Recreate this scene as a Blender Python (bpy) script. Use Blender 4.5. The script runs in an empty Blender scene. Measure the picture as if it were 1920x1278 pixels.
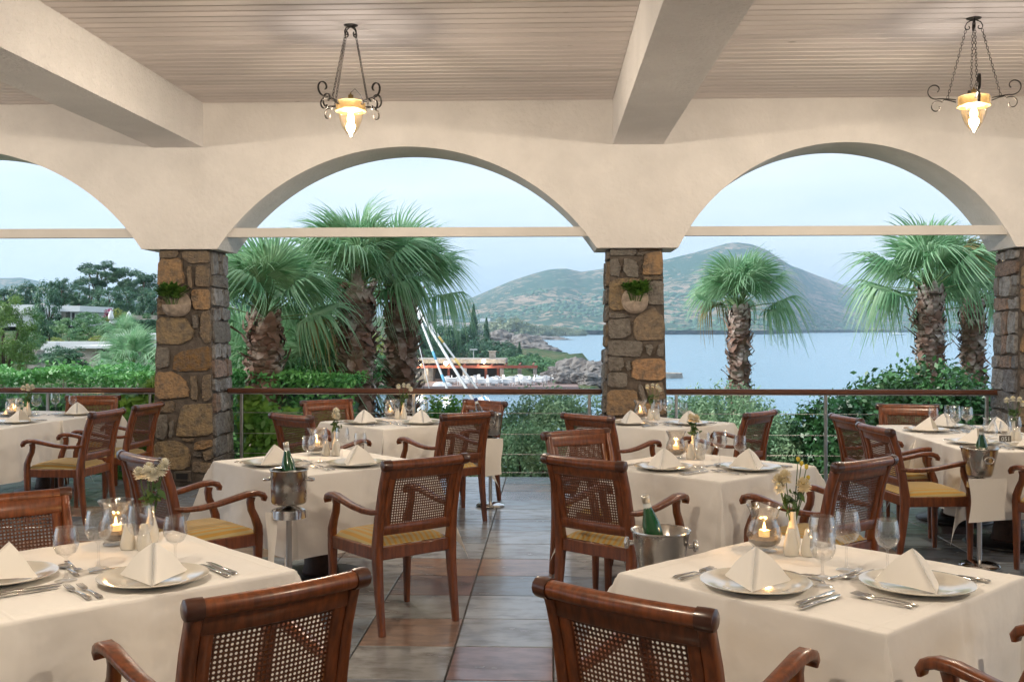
import bpy, bmesh, math, random
import numpy as np
from mathutils import Vector, Matrix, Euler, noise as mnoise

# ------------------------------------------------------------------ camera, world, sun, exposure
scene = bpy.context.scene
FPX, HOR, VPX, CAMZ = 1925.0, 617.0, 1033.0, 1.6     # photograph: focal length, horizon row, depth vanishing column
YAW = math.atan((VPX - 960.0) / FPX)
cam_data = bpy.data.cameras.new('camera')
cam_data.sensor_width = 36.0
cam_data.lens = FPX / 1920.0 * 36.0
cam_data.shift_y = (HOR - 639.0) / 1920.0
cam_data.clip_start = 0.05
cam_data.clip_end = 60000.0
cam = bpy.data.objects.new('camera', cam_data)
scene.collection.objects.link(cam)
cam.location = (0, 0, CAMZ)
cam.rotation_euler = (math.radians(90), 0, YAW)
scene.camera = cam

SUN_EL, SUN_AZ = math.radians(33), math.radians(262)   # soft veiled light from the hedge side, along the facade
world = bpy.data.worlds.new('World')
scene.world = world
world.use_nodes = True
wn, wl = world.node_tree.nodes, world.node_tree.links
wn.clear()
w_out = wn.new('ShaderNodeOutputWorld')
w_bg = wn.new('ShaderNodeBackground'); w_bg.inputs[1].default_value = 0.05
w_sky = wn.new('ShaderNodeTexSky'); w_sky.sky_type = 'NISHITA'; w_sky.sun_disc = False
w_sky.sun_elevation = SUN_EL; w_sky.sun_rotation = SUN_AZ; w_sky.air_density = 1.0; w_sky.dust_density = 1.2; w_sky.ozone_density = 2.0
w_tc = wn.new('ShaderNodeTexCoord')
w_map = wn.new('ShaderNodeMapping'); w_map.inputs['Scale'].default_value = (1.0, 1.0, 4.5)
w_no = wn.new('ShaderNodeTexNoise'); w_no.inputs['Scale'].default_value = 2.6; w_no.inputs['Detail'].default_value = 6; w_no.inputs['Roughness'].default_value = 0.55
w_rp = wn.new('ShaderNodeValToRGB')
w_rp.color_ramp.elements[0].position = 0.34; w_rp.color_ramp.elements[0].color = (4.1, 4.85, 5.75, 1)
w_rp.color_ramp.elements[1].position = 0.66; w_rp.color_ramp.elements[1].color = (5.7, 6.1, 6.6, 1)
w_mix = wn.new('ShaderNodeMix'); w_mix.data_type = 'RGBA'; w_mix.inputs[0].default_value = 0.86
wl.new(w_tc.outputs['Generated'], w_map.inputs[0]); wl.new(w_map.outputs[0], w_no.inputs['Vector'])
wl.new(w_no.outputs['Fac'], w_rp.inputs[0])
wl.new(w_sky.outputs[0], w_mix.inputs[6]); wl.new(w_rp.outputs[0], w_mix.inputs[7])
wl.new(w_mix.outputs[2], w_bg.inputs[0]); wl.new(w_bg.outputs[0], w_out.inputs[0])

sun_data = bpy.data.lights.new('sun', 'SUN'); sun_data.energy = 1.5; sun_data.angle = math.radians(25); sun_data.color = (1.0, 0.97, 0.92)
sun = bpy.data.objects.new('sun', sun_data); scene.collection.objects.link(sun)
# sky rotation 0 puts the sun on +Y and turns clockwise
_sd = Vector((math.sin(SUN_AZ) * math.cos(SUN_EL), math.cos(SUN_AZ) * math.cos(SUN_EL), math.sin(SUN_EL)))
sun.rotation_euler = _sd.to_track_quat('Z', 'Y').to_euler()

vs = scene.view_settings
vs.view_transform = 'Standard'; vs.look = 'None'; vs.exposure = 2.1; vs.gamma = 1.0; vs.use_curve_mapping = False
scene.render.engine = 'CYCLES'
cy = scene.cycles
cy.use_denoising = True
cy.use_adaptive_sampling = True; cy.adaptive_threshold = 0.02
try: cy.denoiser = 'OPENIMAGEDENOISE'
except Exception: pass
cy.max_bounces = 8; cy.diffuse_bounces = 4; cy.glossy_bounces = 4; cy.transmission_bounces = 4; cy.transparent_max_bounces = 24; cy.volume_bounces = 0
cy.caustics_reflective = False; cy.caustics_refractive = False
cy.sample_clamp_indirect = 6.0
LAMP_W, CANDLE_W, HAZE = 36.0, 0.34, 0.00021
LAMP_COL = (1.0, 0.90, 0.80)

# ------------------------------------------------------------------ helpers
COL = scene.collection
R = math.radians
_FW = Vector((-math.sin(YAW), math.cos(YAW), 0)); _RT = Vector((math.cos(YAW), math.sin(YAW), 0))
def ray(u): return _FW + _RT * ((u - 960.0) / FPX)
def at(u, v, d):                       # a point of the place from its bearing and its real distance
    p = ray(u) * d; return Vector((p.x, p.y, CAMZ + (HOR - v) / FPX * d))
def onz(u, v, z): return at(u, v, (CAMZ - z) * FPX / (v - HOR))
def xy(u, d): p = ray(u) * d; return p.x, p.y
def ss(a, b, x):
    t = min(1.0, max(0.0, (x - a) / (b - a))); return t * t * (3 - 2 * t)
def lerp(a, b, t): return a + (b - a) * t
def interp(x, xs, ys): return float(np.interp(x, xs, ys))

def tag(o, label=None, cat=None, group=None, kind=None, color=None):
    if label: o['label'] = label
    if cat: o['category'] = cat
    if group: o['group'] = group
    if kind: o['kind'] = kind
    if color: o.color = (*color, 1)
    return o
def obj(name, mesh, parent=None, loc=None, rot=None, scale=None):
    o = bpy.data.objects.new(name, mesh); COL.objects.link(o)
    if parent is not None: o.parent = parent
    if loc is not None: o.location = loc
    if rot is not None: o.rotation_euler = rot
    if scale is not None: o.scale = scale if not isinstance(scale, (int, float)) else (scale,) * 3
    return o
def thing(name, label, cat, loc=(0, 0, 0), rz=0.0, group=None, scale=None, rot=None):
    return tag(obj(name, None, None, loc, rot or (0, 0, rz), scale), label, cat, group)

class MB:
    def __init__(s): s.v = []; s.f = []; s.uv = None
    def add(s, vs, fs):
        b = len(s.v); s.v.extend([tuple(p) for p in vs]); s.f.extend([tuple(i + b for i in f) for f in fs]); return s
    def box(s, c, size, rot=None, ch=0.0):
        hx, hy, hz = size[0] / 2, size[1] / 2, size[2] / 2
        if ch <= 0:
            vs = [(x, y, z) for z in (-hz, hz) for y in (-hy, hy) for x in (-hx, hx)]
            fs = [(0, 2, 3, 1), (4, 5, 7, 6), (0, 1, 5, 4), (2, 6, 7, 3), (0, 4, 6, 2), (1, 3, 7, 5)]
        else:
            bm = bmesh.new(); bmesh.ops.create_cube(bm, size=1)
            for q in bm.verts: q.co = Vector((q.co.x * 2 * hx, q.co.y * 2 * hy, q.co.z * 2 * hz))
            bmesh.ops.bevel(bm, geom=bm.edges[:], offset=ch, segments=1, affect='EDGES')
            bm.verts.index_update()
            vs = [q.co[:] for q in bm.verts]; fs = [[q.index for q in f.verts] for f in bm.faces]; bm.free()
        M = Matrix.Translation(c)
        if rot is not None: M = M @ (rot.to_4x4() if hasattr(rot, 'to_4x4') else Euler(rot).to_matrix().to_4x4())
        return s.add([M @ Vector(p) for p in vs], fs)
    def lathe(s, prof, n=24, M=None, a0=0.0, a1=2 * math.pi):
        full = abs(a1 - a0 - 2 * math.pi) < 1e-6; m = n if full else n + 1
        vs = []; fs = []; k = len(prof)
        for i in range(m):
            a = a0 + (a1 - a0) * i / n; c, t = math.cos(a), math.sin(a)
            for r, z in prof: vs.append((r * c, r * t, z))
        for i in range(n):
            j = (i + 1) % m
            for q in range(k - 1):
                A, B, C_, D = i * k + q, j * k + q, j * k + q + 1, i * k + q + 1
                if prof[q][0] < 1e-6: fs.append((A, C_, D))
                elif prof[q + 1][0] < 1e-6: fs.append((A, B, D))
                else: fs.append((A, B, C_, D))
        if M is not None: vs = [M @ Vector(p) for p in vs]
        return s.add(vs, fs)
    def tube(s, pts, rad, n=8, cap=True):
        pts = [Vector(p) for p in pts]; m = len(pts)
        rads = rad if isinstance(rad, (list, tuple)) else [rad] * m
        vs = []; fs = []; ref = None
        for i, p in enumerate(pts):
            t = (pts[min(i + 1, m - 1)] - pts[max(i - 1, 0)]).normalized()
            if ref is None: ref = Vector((0, 0, 1)) if abs(t.z) < 0.9 else Vector((1, 0, 0))
            a = t.cross(ref).normalized(); b = a.cross(t).normalized(); ref = b
            for k in range(n):
                w = 2 * math.pi * k / n; vs.append(p + (a * math.cos(w) + b * math.sin(w)) * rads[i])
        for i in range(m - 1):
            for k in range(n):
                k2 = (k + 1) % n; fs.append((i * n + k, i * n + k2, (i + 1) * n + k2, (i + 1) * n + k))
        if cap: fs.append(tuple(range(n))[::-1]); fs.append(tuple((m - 1) * n + k for k in range(n)))
        return s.add(vs, fs)
    def sweep(s, pts, S, w, h, ch=0.25):       # rectangular section with softened corners; S = direction of the width
        pts = [Vector(p) for p in pts]; S = Vector(S).normalized(); m = len(pts)
        ws = w if isinstance(w, (list, tuple)) else [w] * m; hs = h if isinstance(h, (list, tuple)) else [h] * m
        vs = []; fs = []
        for i, p in enumerate(pts):
            t = (pts[min(i + 1, m - 1)] - pts[max(i - 1, 0)]).normalized(); N = t.cross(S).normalized(); S2 = N.cross(t).normalized()
            a, b = ws[i] / 2, hs[i] / 2; c = ch * min(a, b)
            for x, y in ((a - c, b), (a, b - c), (a, -b + c), (a - c, -b), (-a + c, -b), (-a, -b + c), (-a, b - c), (-a + c, b)):
                vs.append(p + S2 * x + N * y)
        for i in range(m - 1):
            for k in range(8):
                k2 = (k + 1) % 8; fs.append((i * 8 + k, i * 8 + k2, (i + 1) * 8 + k2, (i + 1) * 8 + k))
        fs.append(tuple(range(8))[::-1]); fs.append(tuple((m - 1) * 8 + k for k in range(8)))
        return s.add(vs, fs)
    def mesh(s, name, mat, smooth=False, angle=None):
        me = bpy.data.meshes.new(name); me.from_pydata(s.v, [], s.f); me.validate(); me.update()
        bm = bmesh.new(); bm.from_mesh(me); bmesh.ops.recalc_face_normals(bm, faces=bm.faces[:]); bm.to_mesh(me); bm.free()
        for m_ in (mat if isinstance(mat, (list, tuple)) else [mat]): me.materials.append(m_)
        if smooth:
            me.polygons.foreach_set('use_smooth', [True] * len(me.polygons))
            if angle: me.set_sharp_from_angle(angle=R(angle))
        return me
    def build(s, name, mat, parent=None, smooth=False, angle=None, loc=None, rot=None):
        return obj(name, s.mesh(name, mat, smooth, angle), parent, loc, rot)

def np_mesh(name, V, Fq, mat, smooth=False):   # V (n,3), Fq (m,4) or (m,3) arrays
    me = bpy.data.meshes.new(name); k = Fq.shape[1]
    me.vertices.add(len(V)); me.vertices.foreach_set('co', np.ascontiguousarray(V, dtype=np.float32).ravel())
    me.loops.add(Fq.size); me.loops.foreach_set('vertex_index', np.ascontiguousarray(Fq, dtype=np.int32).ravel())
    me.polygons.add(len(Fq)); me.polygons.foreach_set('loop_start', np.arange(0, Fq.size, k, dtype=np.int32))
    me.polygons.foreach_set('loop_total', np.full(len(Fq), k, dtype=np.int32))
    if smooth: me.polygons.foreach_set('use_smooth', np.ones(len(Fq), dtype=bool))
    me.materials.append(mat); me.update(calc_edges=True); me.validate()
    return me

# ------------------------------------------------------------------ materials
def mk(name, col, rough=0.6, metal=0.0, var=0.0, vscale=4.0, vcol=None, bump=0.0, bscale=60.0, bdist=0.01, coat=0.0, objcol=False, stretch=None,
       spec=0.5, trans=0.0, sheen=0.0, emit=None, estr=0.0, detail=4.0, lo=0.35, hi=0.65, rvar=0.0):
    m = bpy.data.materials.new(name); m.use_nodes = True; n, l = m.node_tree.nodes, m.node_tree.links
    b = n['Principled BSDF']; b.inputs['Base Color'].default_value = (*col, 1); b.inputs['Roughness'].default_value = rough
    b.inputs['Metallic'].default_value = metal; b.inputs['Specular IOR Level'].default_value = spec
    b.inputs['Coat Weight'].default_value = coat; b.inputs['Coat Roughness'].default_value = 0.15
    if sheen: b.inputs['Sheen Weight'].default_value = sheen
    if emit: b.inputs['Emission Color'].default_value = (*emit, 1); b.inputs['Emission Strength'].default_value = estr
    tc = n.new('ShaderNodeTexCoord'); vec = tc.outputs['Object']
    if stretch:
        mp = n.new('ShaderNodeMapping'); mp.inputs['Scale'].default_value = stretch; l.new(vec, mp.inputs[0]); svec = mp.outputs[0]
    else: svec = vec
    src = None
    if objcol:
        oi = n.new('ShaderNodeObjectInfo'); src = oi.outputs['Color']
    if var or vcol:
        no = n.new('ShaderNodeTexNoise'); no.inputs['Scale'].default_value = vscale; no.inputs['Detail'].default_value = detail; no.inputs['Roughness'].default_value = 0.6
        if objcol:
            ad = n.new('ShaderNodeVectorMath'); ad.operation = 'ADD'; sc_ = n.new('ShaderNodeVectorMath'); sc_.operation = 'SCALE'
            cm = n.new('ShaderNodeCombineXYZ'); l.new(oi.outputs['Random'], cm.inputs[0]); l.new(oi.outputs['Random'], cm.inputs[1])
            l.new(cm.outputs[0], sc_.inputs[0]); sc_.inputs['Scale'].default_value = 37.0
            l.new(svec, ad.inputs[0]); l.new(sc_.outputs[0], ad.inputs[1]); l.new(ad.outputs[0], no.inputs['Vector'])
        else: l.new(svec, no.inputs['Vector'])
        mr = n.new('ShaderNodeMapRange'); mr.inputs['From Min'].default_value = lo; mr.inputs['From Max'].default_value = hi
        l.new(no.outputs['Fac'], mr.inputs['Value'])
        mx = n.new('ShaderNodeMix'); mx.data_type = 'RGBA'; l.new(mr.outputs[0], mx.inputs[0])
        if vcol is not None and not objcol:
            mx.inputs[6].default_value = (*col, 1); mx.inputs[7].default_value = (*vcol, 1)
        elif vcol is not None:
            mx.blend_type = 'MIX'; l.new(src, mx.inputs[6]); mx.inputs[7].default_value = (*vcol, 1)
            mu = n.new('ShaderNodeMath'); mu.operation = 'MULTIPLY'; mu.inputs[1].default_value = var; l.new(mr.outputs[0], mu.inputs[0]); l.new(mu.outputs[0], mx.inputs[0])
        else:
            mx.blend_type = 'MULTIPLY'; mx.inputs[0].default_value = 1.0
            mr.inputs['To Min'].default_value = 1 - var; mr.inputs['To Max'].default_value = 1 + var * 0.5
            if src is not None: l.new(src, mx.inputs[6])
            else: mx.inputs[6].default_value = (*col, 1)
            for lk in list(mx.inputs[0].links): l.remove(lk)
            mx.inputs[0].default_value = 1.0; l.new(mr.outputs[0], mx.inputs[7])
        src = mx.outputs[2]
        if rvar:
            mr2 = n.new('ShaderNodeMapRange'); mr2.inputs['From Min'].default_value = 0.3; mr2.inputs['From Max'].default_value = 0.7
            mr2.inputs['To Min'].default_value = rough - rvar; mr2.inputs['To Max'].default_value = rough + rvar
            l.new(no.outputs['Fac'], mr2.inputs['Value']); l.new(mr2.outputs[0], b.inputs['Roughness'])
    if src is not None: l.new(src, b.inputs['Base Color'])
    if bump:
        n2 = n.new('ShaderNodeTexNoise'); n2.inputs['Scale'].default_value = bscale; n2.inputs['Detail'].default_value = 3
        l.new(svec if stretch else vec, n2.inputs['Vector'])
        bp = n.new('ShaderNodeBump'); bp.inputs['Strength'].default_value = bump; bp.inputs['Distance'].default_value = bdist
        l.new(n2.outputs['Fac'], bp.inputs['Height']); l.new(bp.outputs[0], b.inputs['Normal'])
    if trans:
        out = n['Material Output']; tr = n.new('ShaderNodeBsdfTranslucent'); mxs = n.new('ShaderNodeMixShader'); mxs.inputs[0].default_value = trans
        if src is not None: l.new(src, tr.inputs['Color'])
        else: tr.inputs['Color'].default_value = (*col, 1)
        l.new(b.outputs[0], mxs.inputs[1]); l.new(tr.outputs[0], mxs.inputs[2]); l.new(mxs.outputs[0], out.inputs[0])
    return m
def mk_glass(name, tint=(1, 1, 1), refl=0.10, rough=0.02, bump=0.0):
    m = bpy.data.materials.new(name); m.use_nodes = True; n, l = m.node_tree.nodes, m.node_tree.links
    for q in list(n):
        if q.type == 'BSDF_PRINCIPLED': n.remove(q)
    out = n['Material Output']; tr = n.new('ShaderNodeBsdfTransparent'); tr.inputs[0].default_value = (*tint, 1)
    gl = n.new('ShaderNodeBsdfGlossy'); gl.inputs['Roughness'].default_value = rough
    fr = n.new('ShaderNodeLayerWeight'); fr.inputs[0].default_value = 0.30
    mr = n.new('ShaderNodeMapRange'); mr.inputs['To Min'].default_value = refl * 0.35; mr.inputs['To Max'].default_value = 0.55
    l.new(fr.outputs['Facing'], mr.inputs['Value'])
    mx = n.new('ShaderNodeMixShader'); l.new(mr.outputs[0], mx.inputs[0]); l.new(tr.outputs[0], mx.inputs[1]); l.new(gl.outputs[0], mx.inputs[2]); l.new(mx.outputs[0], out.inputs[0])
    if bump:
        tc = n.new('ShaderNodeTexCoord'); vo = n.new('ShaderNodeTexVoronoi'); vo.feature = 'DISTANCE_TO_EDGE'; vo.inputs['Scale'].default_value = 90
        l.new(tc.outputs['Object'], vo.inputs['Vector']); bp = n.new('ShaderNodeBump'); bp.inputs['Strength'].default_value = bump; bp.inputs['Distance'].default_value = 0.004
        l.new(vo.outputs['Distance'], bp.inputs['Height']); l.new(bp.outputs[0], gl.inputs['Normal']); l.new(bp.outputs[0], fr.inputs['Normal'])
    return m
M = {}
M['plaster'] = mk('white_plaster', (0.80, 0.775, 0.75), 0.9, var=0.09, vscale=1.6, bump=0.8, bscale=26, bdist=0.012)
M['beam'] = mk('rough_plaster', (0.76, 0.735, 0.72), 0.95, var=0.06, vscale=2, bump=1.0, bscale=30, bdist=0.025)
M['board'] = mk('whitewashed_pine', (0.5, 0.45, 0.4), 0.55, var=0.07, vscale=2.2, objcol=True, stretch=(0.5, 3, 3), bump=0.08, bscale=14, bdist=0.003)
def add_knots(m):
    n, l = m.node_tree.nodes, m.node_tree.links; b = n['Principled BSDF']; src = b.inputs['Base Color'].links[0].from_socket
    tc = n.new('ShaderNodeTexCoord'); oi = n.new('ShaderNodeObjectInfo'); cm = n.new('ShaderNodeCombineXYZ'); l.new(oi.outputs['Random'], cm.inputs[0]); sc_ = n.new('ShaderNodeVectorMath'); sc_.operation = 'SCALE'; sc_.inputs['Scale'].default_value = 53.0; l.new(cm.outputs[0], sc_.inputs[0])
    ad = n.new('ShaderNodeVectorMath'); l.new(tc.outputs['Object'], ad.inputs[0]); l.new(sc_.outputs[0], ad.inputs[1]); mp = n.new('ShaderNodeMapping'); mp.inputs['Scale'].default_value = (0.55, 1.0, 0.2); l.new(ad.outputs[0], mp.inputs[0])
    vo = n.new('ShaderNodeTexVoronoi'); vo.inputs['Scale'].default_value = 3.2; vo.inputs['Randomness'].default_value = 1.0; l.new(mp.outputs[0], vo.inputs['Vector'])
    mr = n.new('ShaderNodeMapRange'); mr.inputs['From Min'].default_value = 0.035; mr.inputs['From Max'].default_value = 0.075; mr.inputs['To Min'].default_value = 0.55; mr.inputs['To Max'].default_value = 0.0; l.new(vo.outputs['Distance'], mr.inputs['Value'])
    mx = n.new('ShaderNodeMix'); mx.data_type = 'RGBA'; l.new(mr.outputs[0], mx.inputs[0]); l.new(src, mx.inputs[6]); mx.inputs[7].default_value = (0.17, 0.13, 0.09, 1); l.new(mx.outputs[2], b.inputs['Base Color'])
add_knots(M['board'])
M['boardback'] = mk('board_gap', (0.16, 0.11, 0.08), 0.8)
M['metalbar'] = mk('painted_steel_bar', (0.68, 0.66, 0.63), 0.55, var=0.05, vscale=3)
M['mortar'] = mk('dark_mortar', (0.12, 0.10, 0.085), 0.95, var=0.3, vscale=14, bump=0.7, bscale=60, bdist=0.01)
M['stone'] = mk('field_stone', (0.3, 0.25, 0.2), 0.85, var=0.8, vscale=15, objcol=True, vcol=(0.11, 0.095, 0.085), bump=1.0, bscale=34, bdist=0.03, lo=0.40, hi=0.66, detail=9)
M['tile'] = mk('slate_look_tile', (0.2, 0.2, 0.2), 0.21, var=0.75, vscale=4.0, objcol=True, vcol=(0.11, 0.095, 0.088), bump=0.12, bscale=30, bdist=0.004, lo=0.44, hi=0.68, detail=7, stretch=(1, 2.2, 1), rvar=0.08)
M['grout'] = mk('grout', (0.085, 0.075, 0.065), 0.9, var=0.2, vscale=20)
M['rail_wood'] = mk('handrail_wood', (0.12, 0.042, 0.020), 0.4, var=0.3, vscale=5, stretch=(1, 14, 14), coat=0.2)
M['steel'] = mk('brushed_steel', (0.55, 0.54, 0.53), 0.32, metal=1.0, var=0.08, vscale=30, stretch=(1, 1, 0.05))
M['chrome'] = mk('polished_steel', (0.72, 0.71, 0.70), 0.12, metal=1.0)
M['bucket'] = mk('bucket_steel', (0.56, 0.53, 0.49), 0.26, metal=1.0, var=0.18, vscale=9, rvar=0.08, bump=0.04, bscale=200, bdist=0.002)
def mk_lid(name, src, t):
    m = M[src].copy(); m.name = name; n, l = m.node_tree.nodes, m.node_tree.links; o = n['Material Output']; b = n['Principled BSDF']; tr = n.new('ShaderNodeBsdfTransparent'); mx = n.new('ShaderNodeMixShader'); mx.inputs[0].default_value = t
    l.new(b.outputs[0], mx.inputs[1]); l.new(tr.outputs[0], mx.inputs[2]); l.new(mx.outputs[0], o.inputs[0]); return m
M['iron'] = mk('wrought_iron', (0.035, 0.03, 0.026), 0.55, metal=0.6, var=0.3, vscale=30)
M['brass'] = mk('aged_brass', (0.22, 0.15, 0.06), 0.42, metal=0.9, var=0.25, vscale=20)
M['lid'] = mk_lid('part_transparent_brass', 'brass', 0.13)  # brass made part see-through so lamp light leaks up and softens ceiling shadow
M['chair'] = mk('mahogany', (0.175, 0.048, 0.013), 0.33, var=0.45, vscale=6, stretch=(8, 8, 1.2), coat=0.22, bump=0.03, bscale=30, bdist=0.002)
M['chaircap'] = mk('mahogany_cap', (0.065, 0.020, 0.009), 0.3, var=0.25, vscale=8, coat=0.35)
M['cane'] = mk('woven_cane', (0.10, 0.032, 0.013), 0.42, var=0.35, vscale=160, bump=0.5, bscale=420, bdist=0.002)
M['cloth'] = mk('table_linen', (0.85, 0.83, 0.80), 0.95, var=0.035, vscale=2.5, bump=0.35, bscale=6, bdist=0.02, sheen=0.1)
M['napkin'] = mk('napkin_linen', (0.85, 0.82, 0.77), 0.95, bump=0.12, bscale=500, bdist=0.001, sheen=0.15)
M['china'] = mk('glazed_china', (0.66, 0.62, 0.54), 0.10, coat=0.4)
M['cutlery'] = mk('silver_cutlery', (0.62, 0.60, 0.57), 0.14, metal=1.0)
M['glass'] = mk_glass('clear_glass', refl=0.16)
M['crackle'] = mk_glass('crackled_glass', (0.97, 0.95, 0.92), refl=0.35, rough=0.08, bump=0.3)
M['green_glass'] = mk('green_bottle_glass', (0.006, 0.075, 0.022), 0.06, coat=0.6, spec=0.8)
M['clear_bottle'] = mk_glass('clear_bottle_glass', (0.75, 0.83, 0.88), refl=0.3)
M['paper'] = mk('paper_label', (0.62, 0.66, 0.66), 0.7)
M['cap_silver'] = mk('foil_cap', (0.62, 0.58, 0.50), 0.3, metal=0.8)
M['cap_blue'] = mk('blue_cap', (0.02, 0.04, 0.18), 0.4)
M['sand'] = mk('candle_sand', (0.25, 0.19, 0.14), 0.95, var=0.4, vscale=160, bump=0.6, bscale=300, bdist=0.004)
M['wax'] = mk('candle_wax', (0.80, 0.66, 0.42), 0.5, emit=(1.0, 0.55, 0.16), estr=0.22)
M['flame'] = mk('flame', (1, 0.7, 0.3), 0.5, emit=(1.0, 0.62, 0.22), estr=5.0)
M['bulb_'] = mk('lit_bulb', (1, 0.85, 0.6), 0.4, emit=(1.0, 0.74, 0.36), estr=14.0)
M['lampglass'] = mk_glass('lamp_glass', (1.0, 0.93, 0.80), refl=0.15)
def mk_glow(name, col, st):
    m = bpy.data.materials.new(name); m.use_nodes = True; n, l = m.node_tree.nodes, m.node_tree.links; n.remove(n['Principled BSDF'])
    e = n.new('ShaderNodeEmission'); e.inputs[0].default_value = (*col, 1); e.inputs[1].default_value = st; t = n.new('ShaderNodeBsdfTransparent'); a = n.new('ShaderNodeAddShader')
    l.new(e.outputs[0], a.inputs[0]); l.new(t.outputs[0], a.inputs[1]); l.new(a.outputs[0], n['Material Output'].inputs[0]); return m
M['bulb'] = mk_glow('lit_bulb', (1.0, 0.72, 0.34), 4.0)
M['flame'] = mk_glow('candle_flame', (1.0, 0.58, 0.18), 3.0)
M['petal'] = mk('white_petal', (0.82, 0.80, 0.70), 0.7, trans=0.25)
M['petal_cream'] = mk('cream_petal', (0.82, 0.74, 0.55), 0.7, trans=0.25)
M['flower_core'] = mk('yellow_core', (0.55, 0.42, 0.05), 0.8)
M['stem'] = mk('green_stem', (0.06, 0.12, 0.025), 0.6)
M['stem_leaf'] = mk('stem_leaf', (0.05, 0.11, 0.025), 0.55, trans=0.2)
M['terracotta'] = mk('pale_stone_planter', (0.40, 0.33, 0.27), 0.9, var=0.35, vscale=16, bump=0.6, bscale=60, bdist=0.006)
M['black'] = mk('black_iron_base', (0.015, 0.015, 0.017), 0.4)
M['rattan'] = mk('woven_rattan', (0.055, 0.022, 0.012), 0.6, var=0.3, vscale=40, bump=0.3, bscale=80, bdist=0.005)
M['plastic'] = mk('socket_plastic', (0.10, 0.085, 0.07), 0.5)
M['white_paint'] = mk('white_render', (0.74, 0.76, 0.77), 0.85, var=0.06, vscale=0.6)
M['rubble'] = mk('distant_rubble_wall', (0.24, 0.21, 0.18), 0.9, var=0.5, vscale=2.2, vcol=(0.40, 0.37, 0.33), bump=0.6, bscale=3, bdist=0.06)
M['rock'] = mk('shore_rock', (0.12, 0.11, 0.105), 0.95, var=0.4, vscale=0.9, vcol=(0.24, 0.225, 0.21), bump=0.9, bscale=1.6, bdist=0.3)
M['pave'] = mk('beach_terrace_paving', (0.23, 0.16, 0.145), 0.9, var=0.1, vscale=0.5)
M['redwood'] = mk('red_timber', (0.22, 0.055, 0.03), 0.6)
M['dark'] = mk('dark_interior', (0.05, 0.045, 0.04), 0.8)
M['lampdot'] = mk('lit_lamp', (1, 0.9, 0.7), 0.4, emit=(1.0, 0.78, 0.42), estr=20.0)
M['rope'] = mk('white_rope', (0.50, 0.52, 0.53), 0.8)
M['rope_blue'] = mk('blue_rope_band', (0.10, 0.33, 0.52), 0.8)
M['rope_yellow'] = mk('yellow_rope_band', (0.62, 0.44, 0.13), 0.8)
M['bark'] = mk('bark', (0.10, 0.075, 0.055), 0.95, var=0.4, vscale=6, bump=0.7, bscale=14, bdist=0.03)
M['palm_trunk'] = mk('palm_trunk', (0.20, 0.15, 0.115), 0.95, var=0.55, vscale=5, stretch=(1, 1, 4), bump=0.9, bscale=11, bdist=0.05)
M['boot'] = mk('palm_leaf_base', (0.19, 0.11, 0.08), 0.9, var=0.8, vscale=3.0, vcol=(0.48, 0.44, 0.40), lo=0.45, hi=0.68)
def leafmat(name, a, b, vscale, trans=0.25, rough=0.5): return mk(name, a, rough, var=0.1, vcol=b, vscale=vscale, trans=trans, lo=0.35, hi=0.65, detail=2)
M['frond'] = leafmat('palm_frond', (0.13, 0.32, 0.15), (0.42, 0.60, 0.38), 1.6, 0.4)
M['frond_dry'] = leafmat('dry_palm_frond', (0.30, 0.20, 0.07), (0.20, 0.20, 0.08), 1.6, 0.3)
M['petiole'] = mk('petiole', (0.12, 0.20, 0.07), 0.5)
M['hedge'] = leafmat('hedge_leaves', (0.051, 0.217, 0.065), (0.174, 0.450, 0.116), 1.3)
M['olive'] = leafmat('grey_green_leaves', (0.112, 0.253, 0.132), (0.325, 0.487, 0.284), 2.0)
M['gloss'] = leafmat('glossy_dark_leaves', (0.022, 0.090, 0.033), (0.075, 0.200, 0.062), 1.4, 0.2, 0.35)
M['vine'] = leafmat('vine_leaves', (0.07, 0.23, 0.035), (0.26, 0.47, 0.07), 2.2, 0.35)
M['potleaf'] = leafmat('pot_plant_leaves', (0.05, 0.16, 0.03), (0.17, 0.32, 0.06), 9, 0.3, 0.4)
M['pine'] = leafmat('pine_needles', (0.065, 0.174, 0.043), (0.217, 0.348, 0.087), 0.6)
M['dkleaf'] = leafmat('dark_tree_leaves', (0.034, 0.109, 0.064), (0.104, 0.226, 0.117), 0.35)
M['eucleaf'] = leafmat('eucalyptus_leaves', (0.041, 0.123, 0.072), (0.123, 0.232, 0.123), 0.3)
M['midleaf'] = leafmat('garden_shrub_leaves', (0.070, 0.200, 0.086), (0.209, 0.365, 0.157), 0.4)
M['limeleaf'] = leafmat('yellow_green_leaves', (0.189, 0.290, 0.065), (0.392, 0.420, 0.102), 0.5)
M['tamarisk'] = leafmat('tamarisk_leaves', (0.189, 0.232, 0.131), (0.304, 0.334, 0.203), 0.2)
M['magenta'] = mk('bougainvillea', (0.42, 0.03, 0.14), 0.7)
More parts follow.
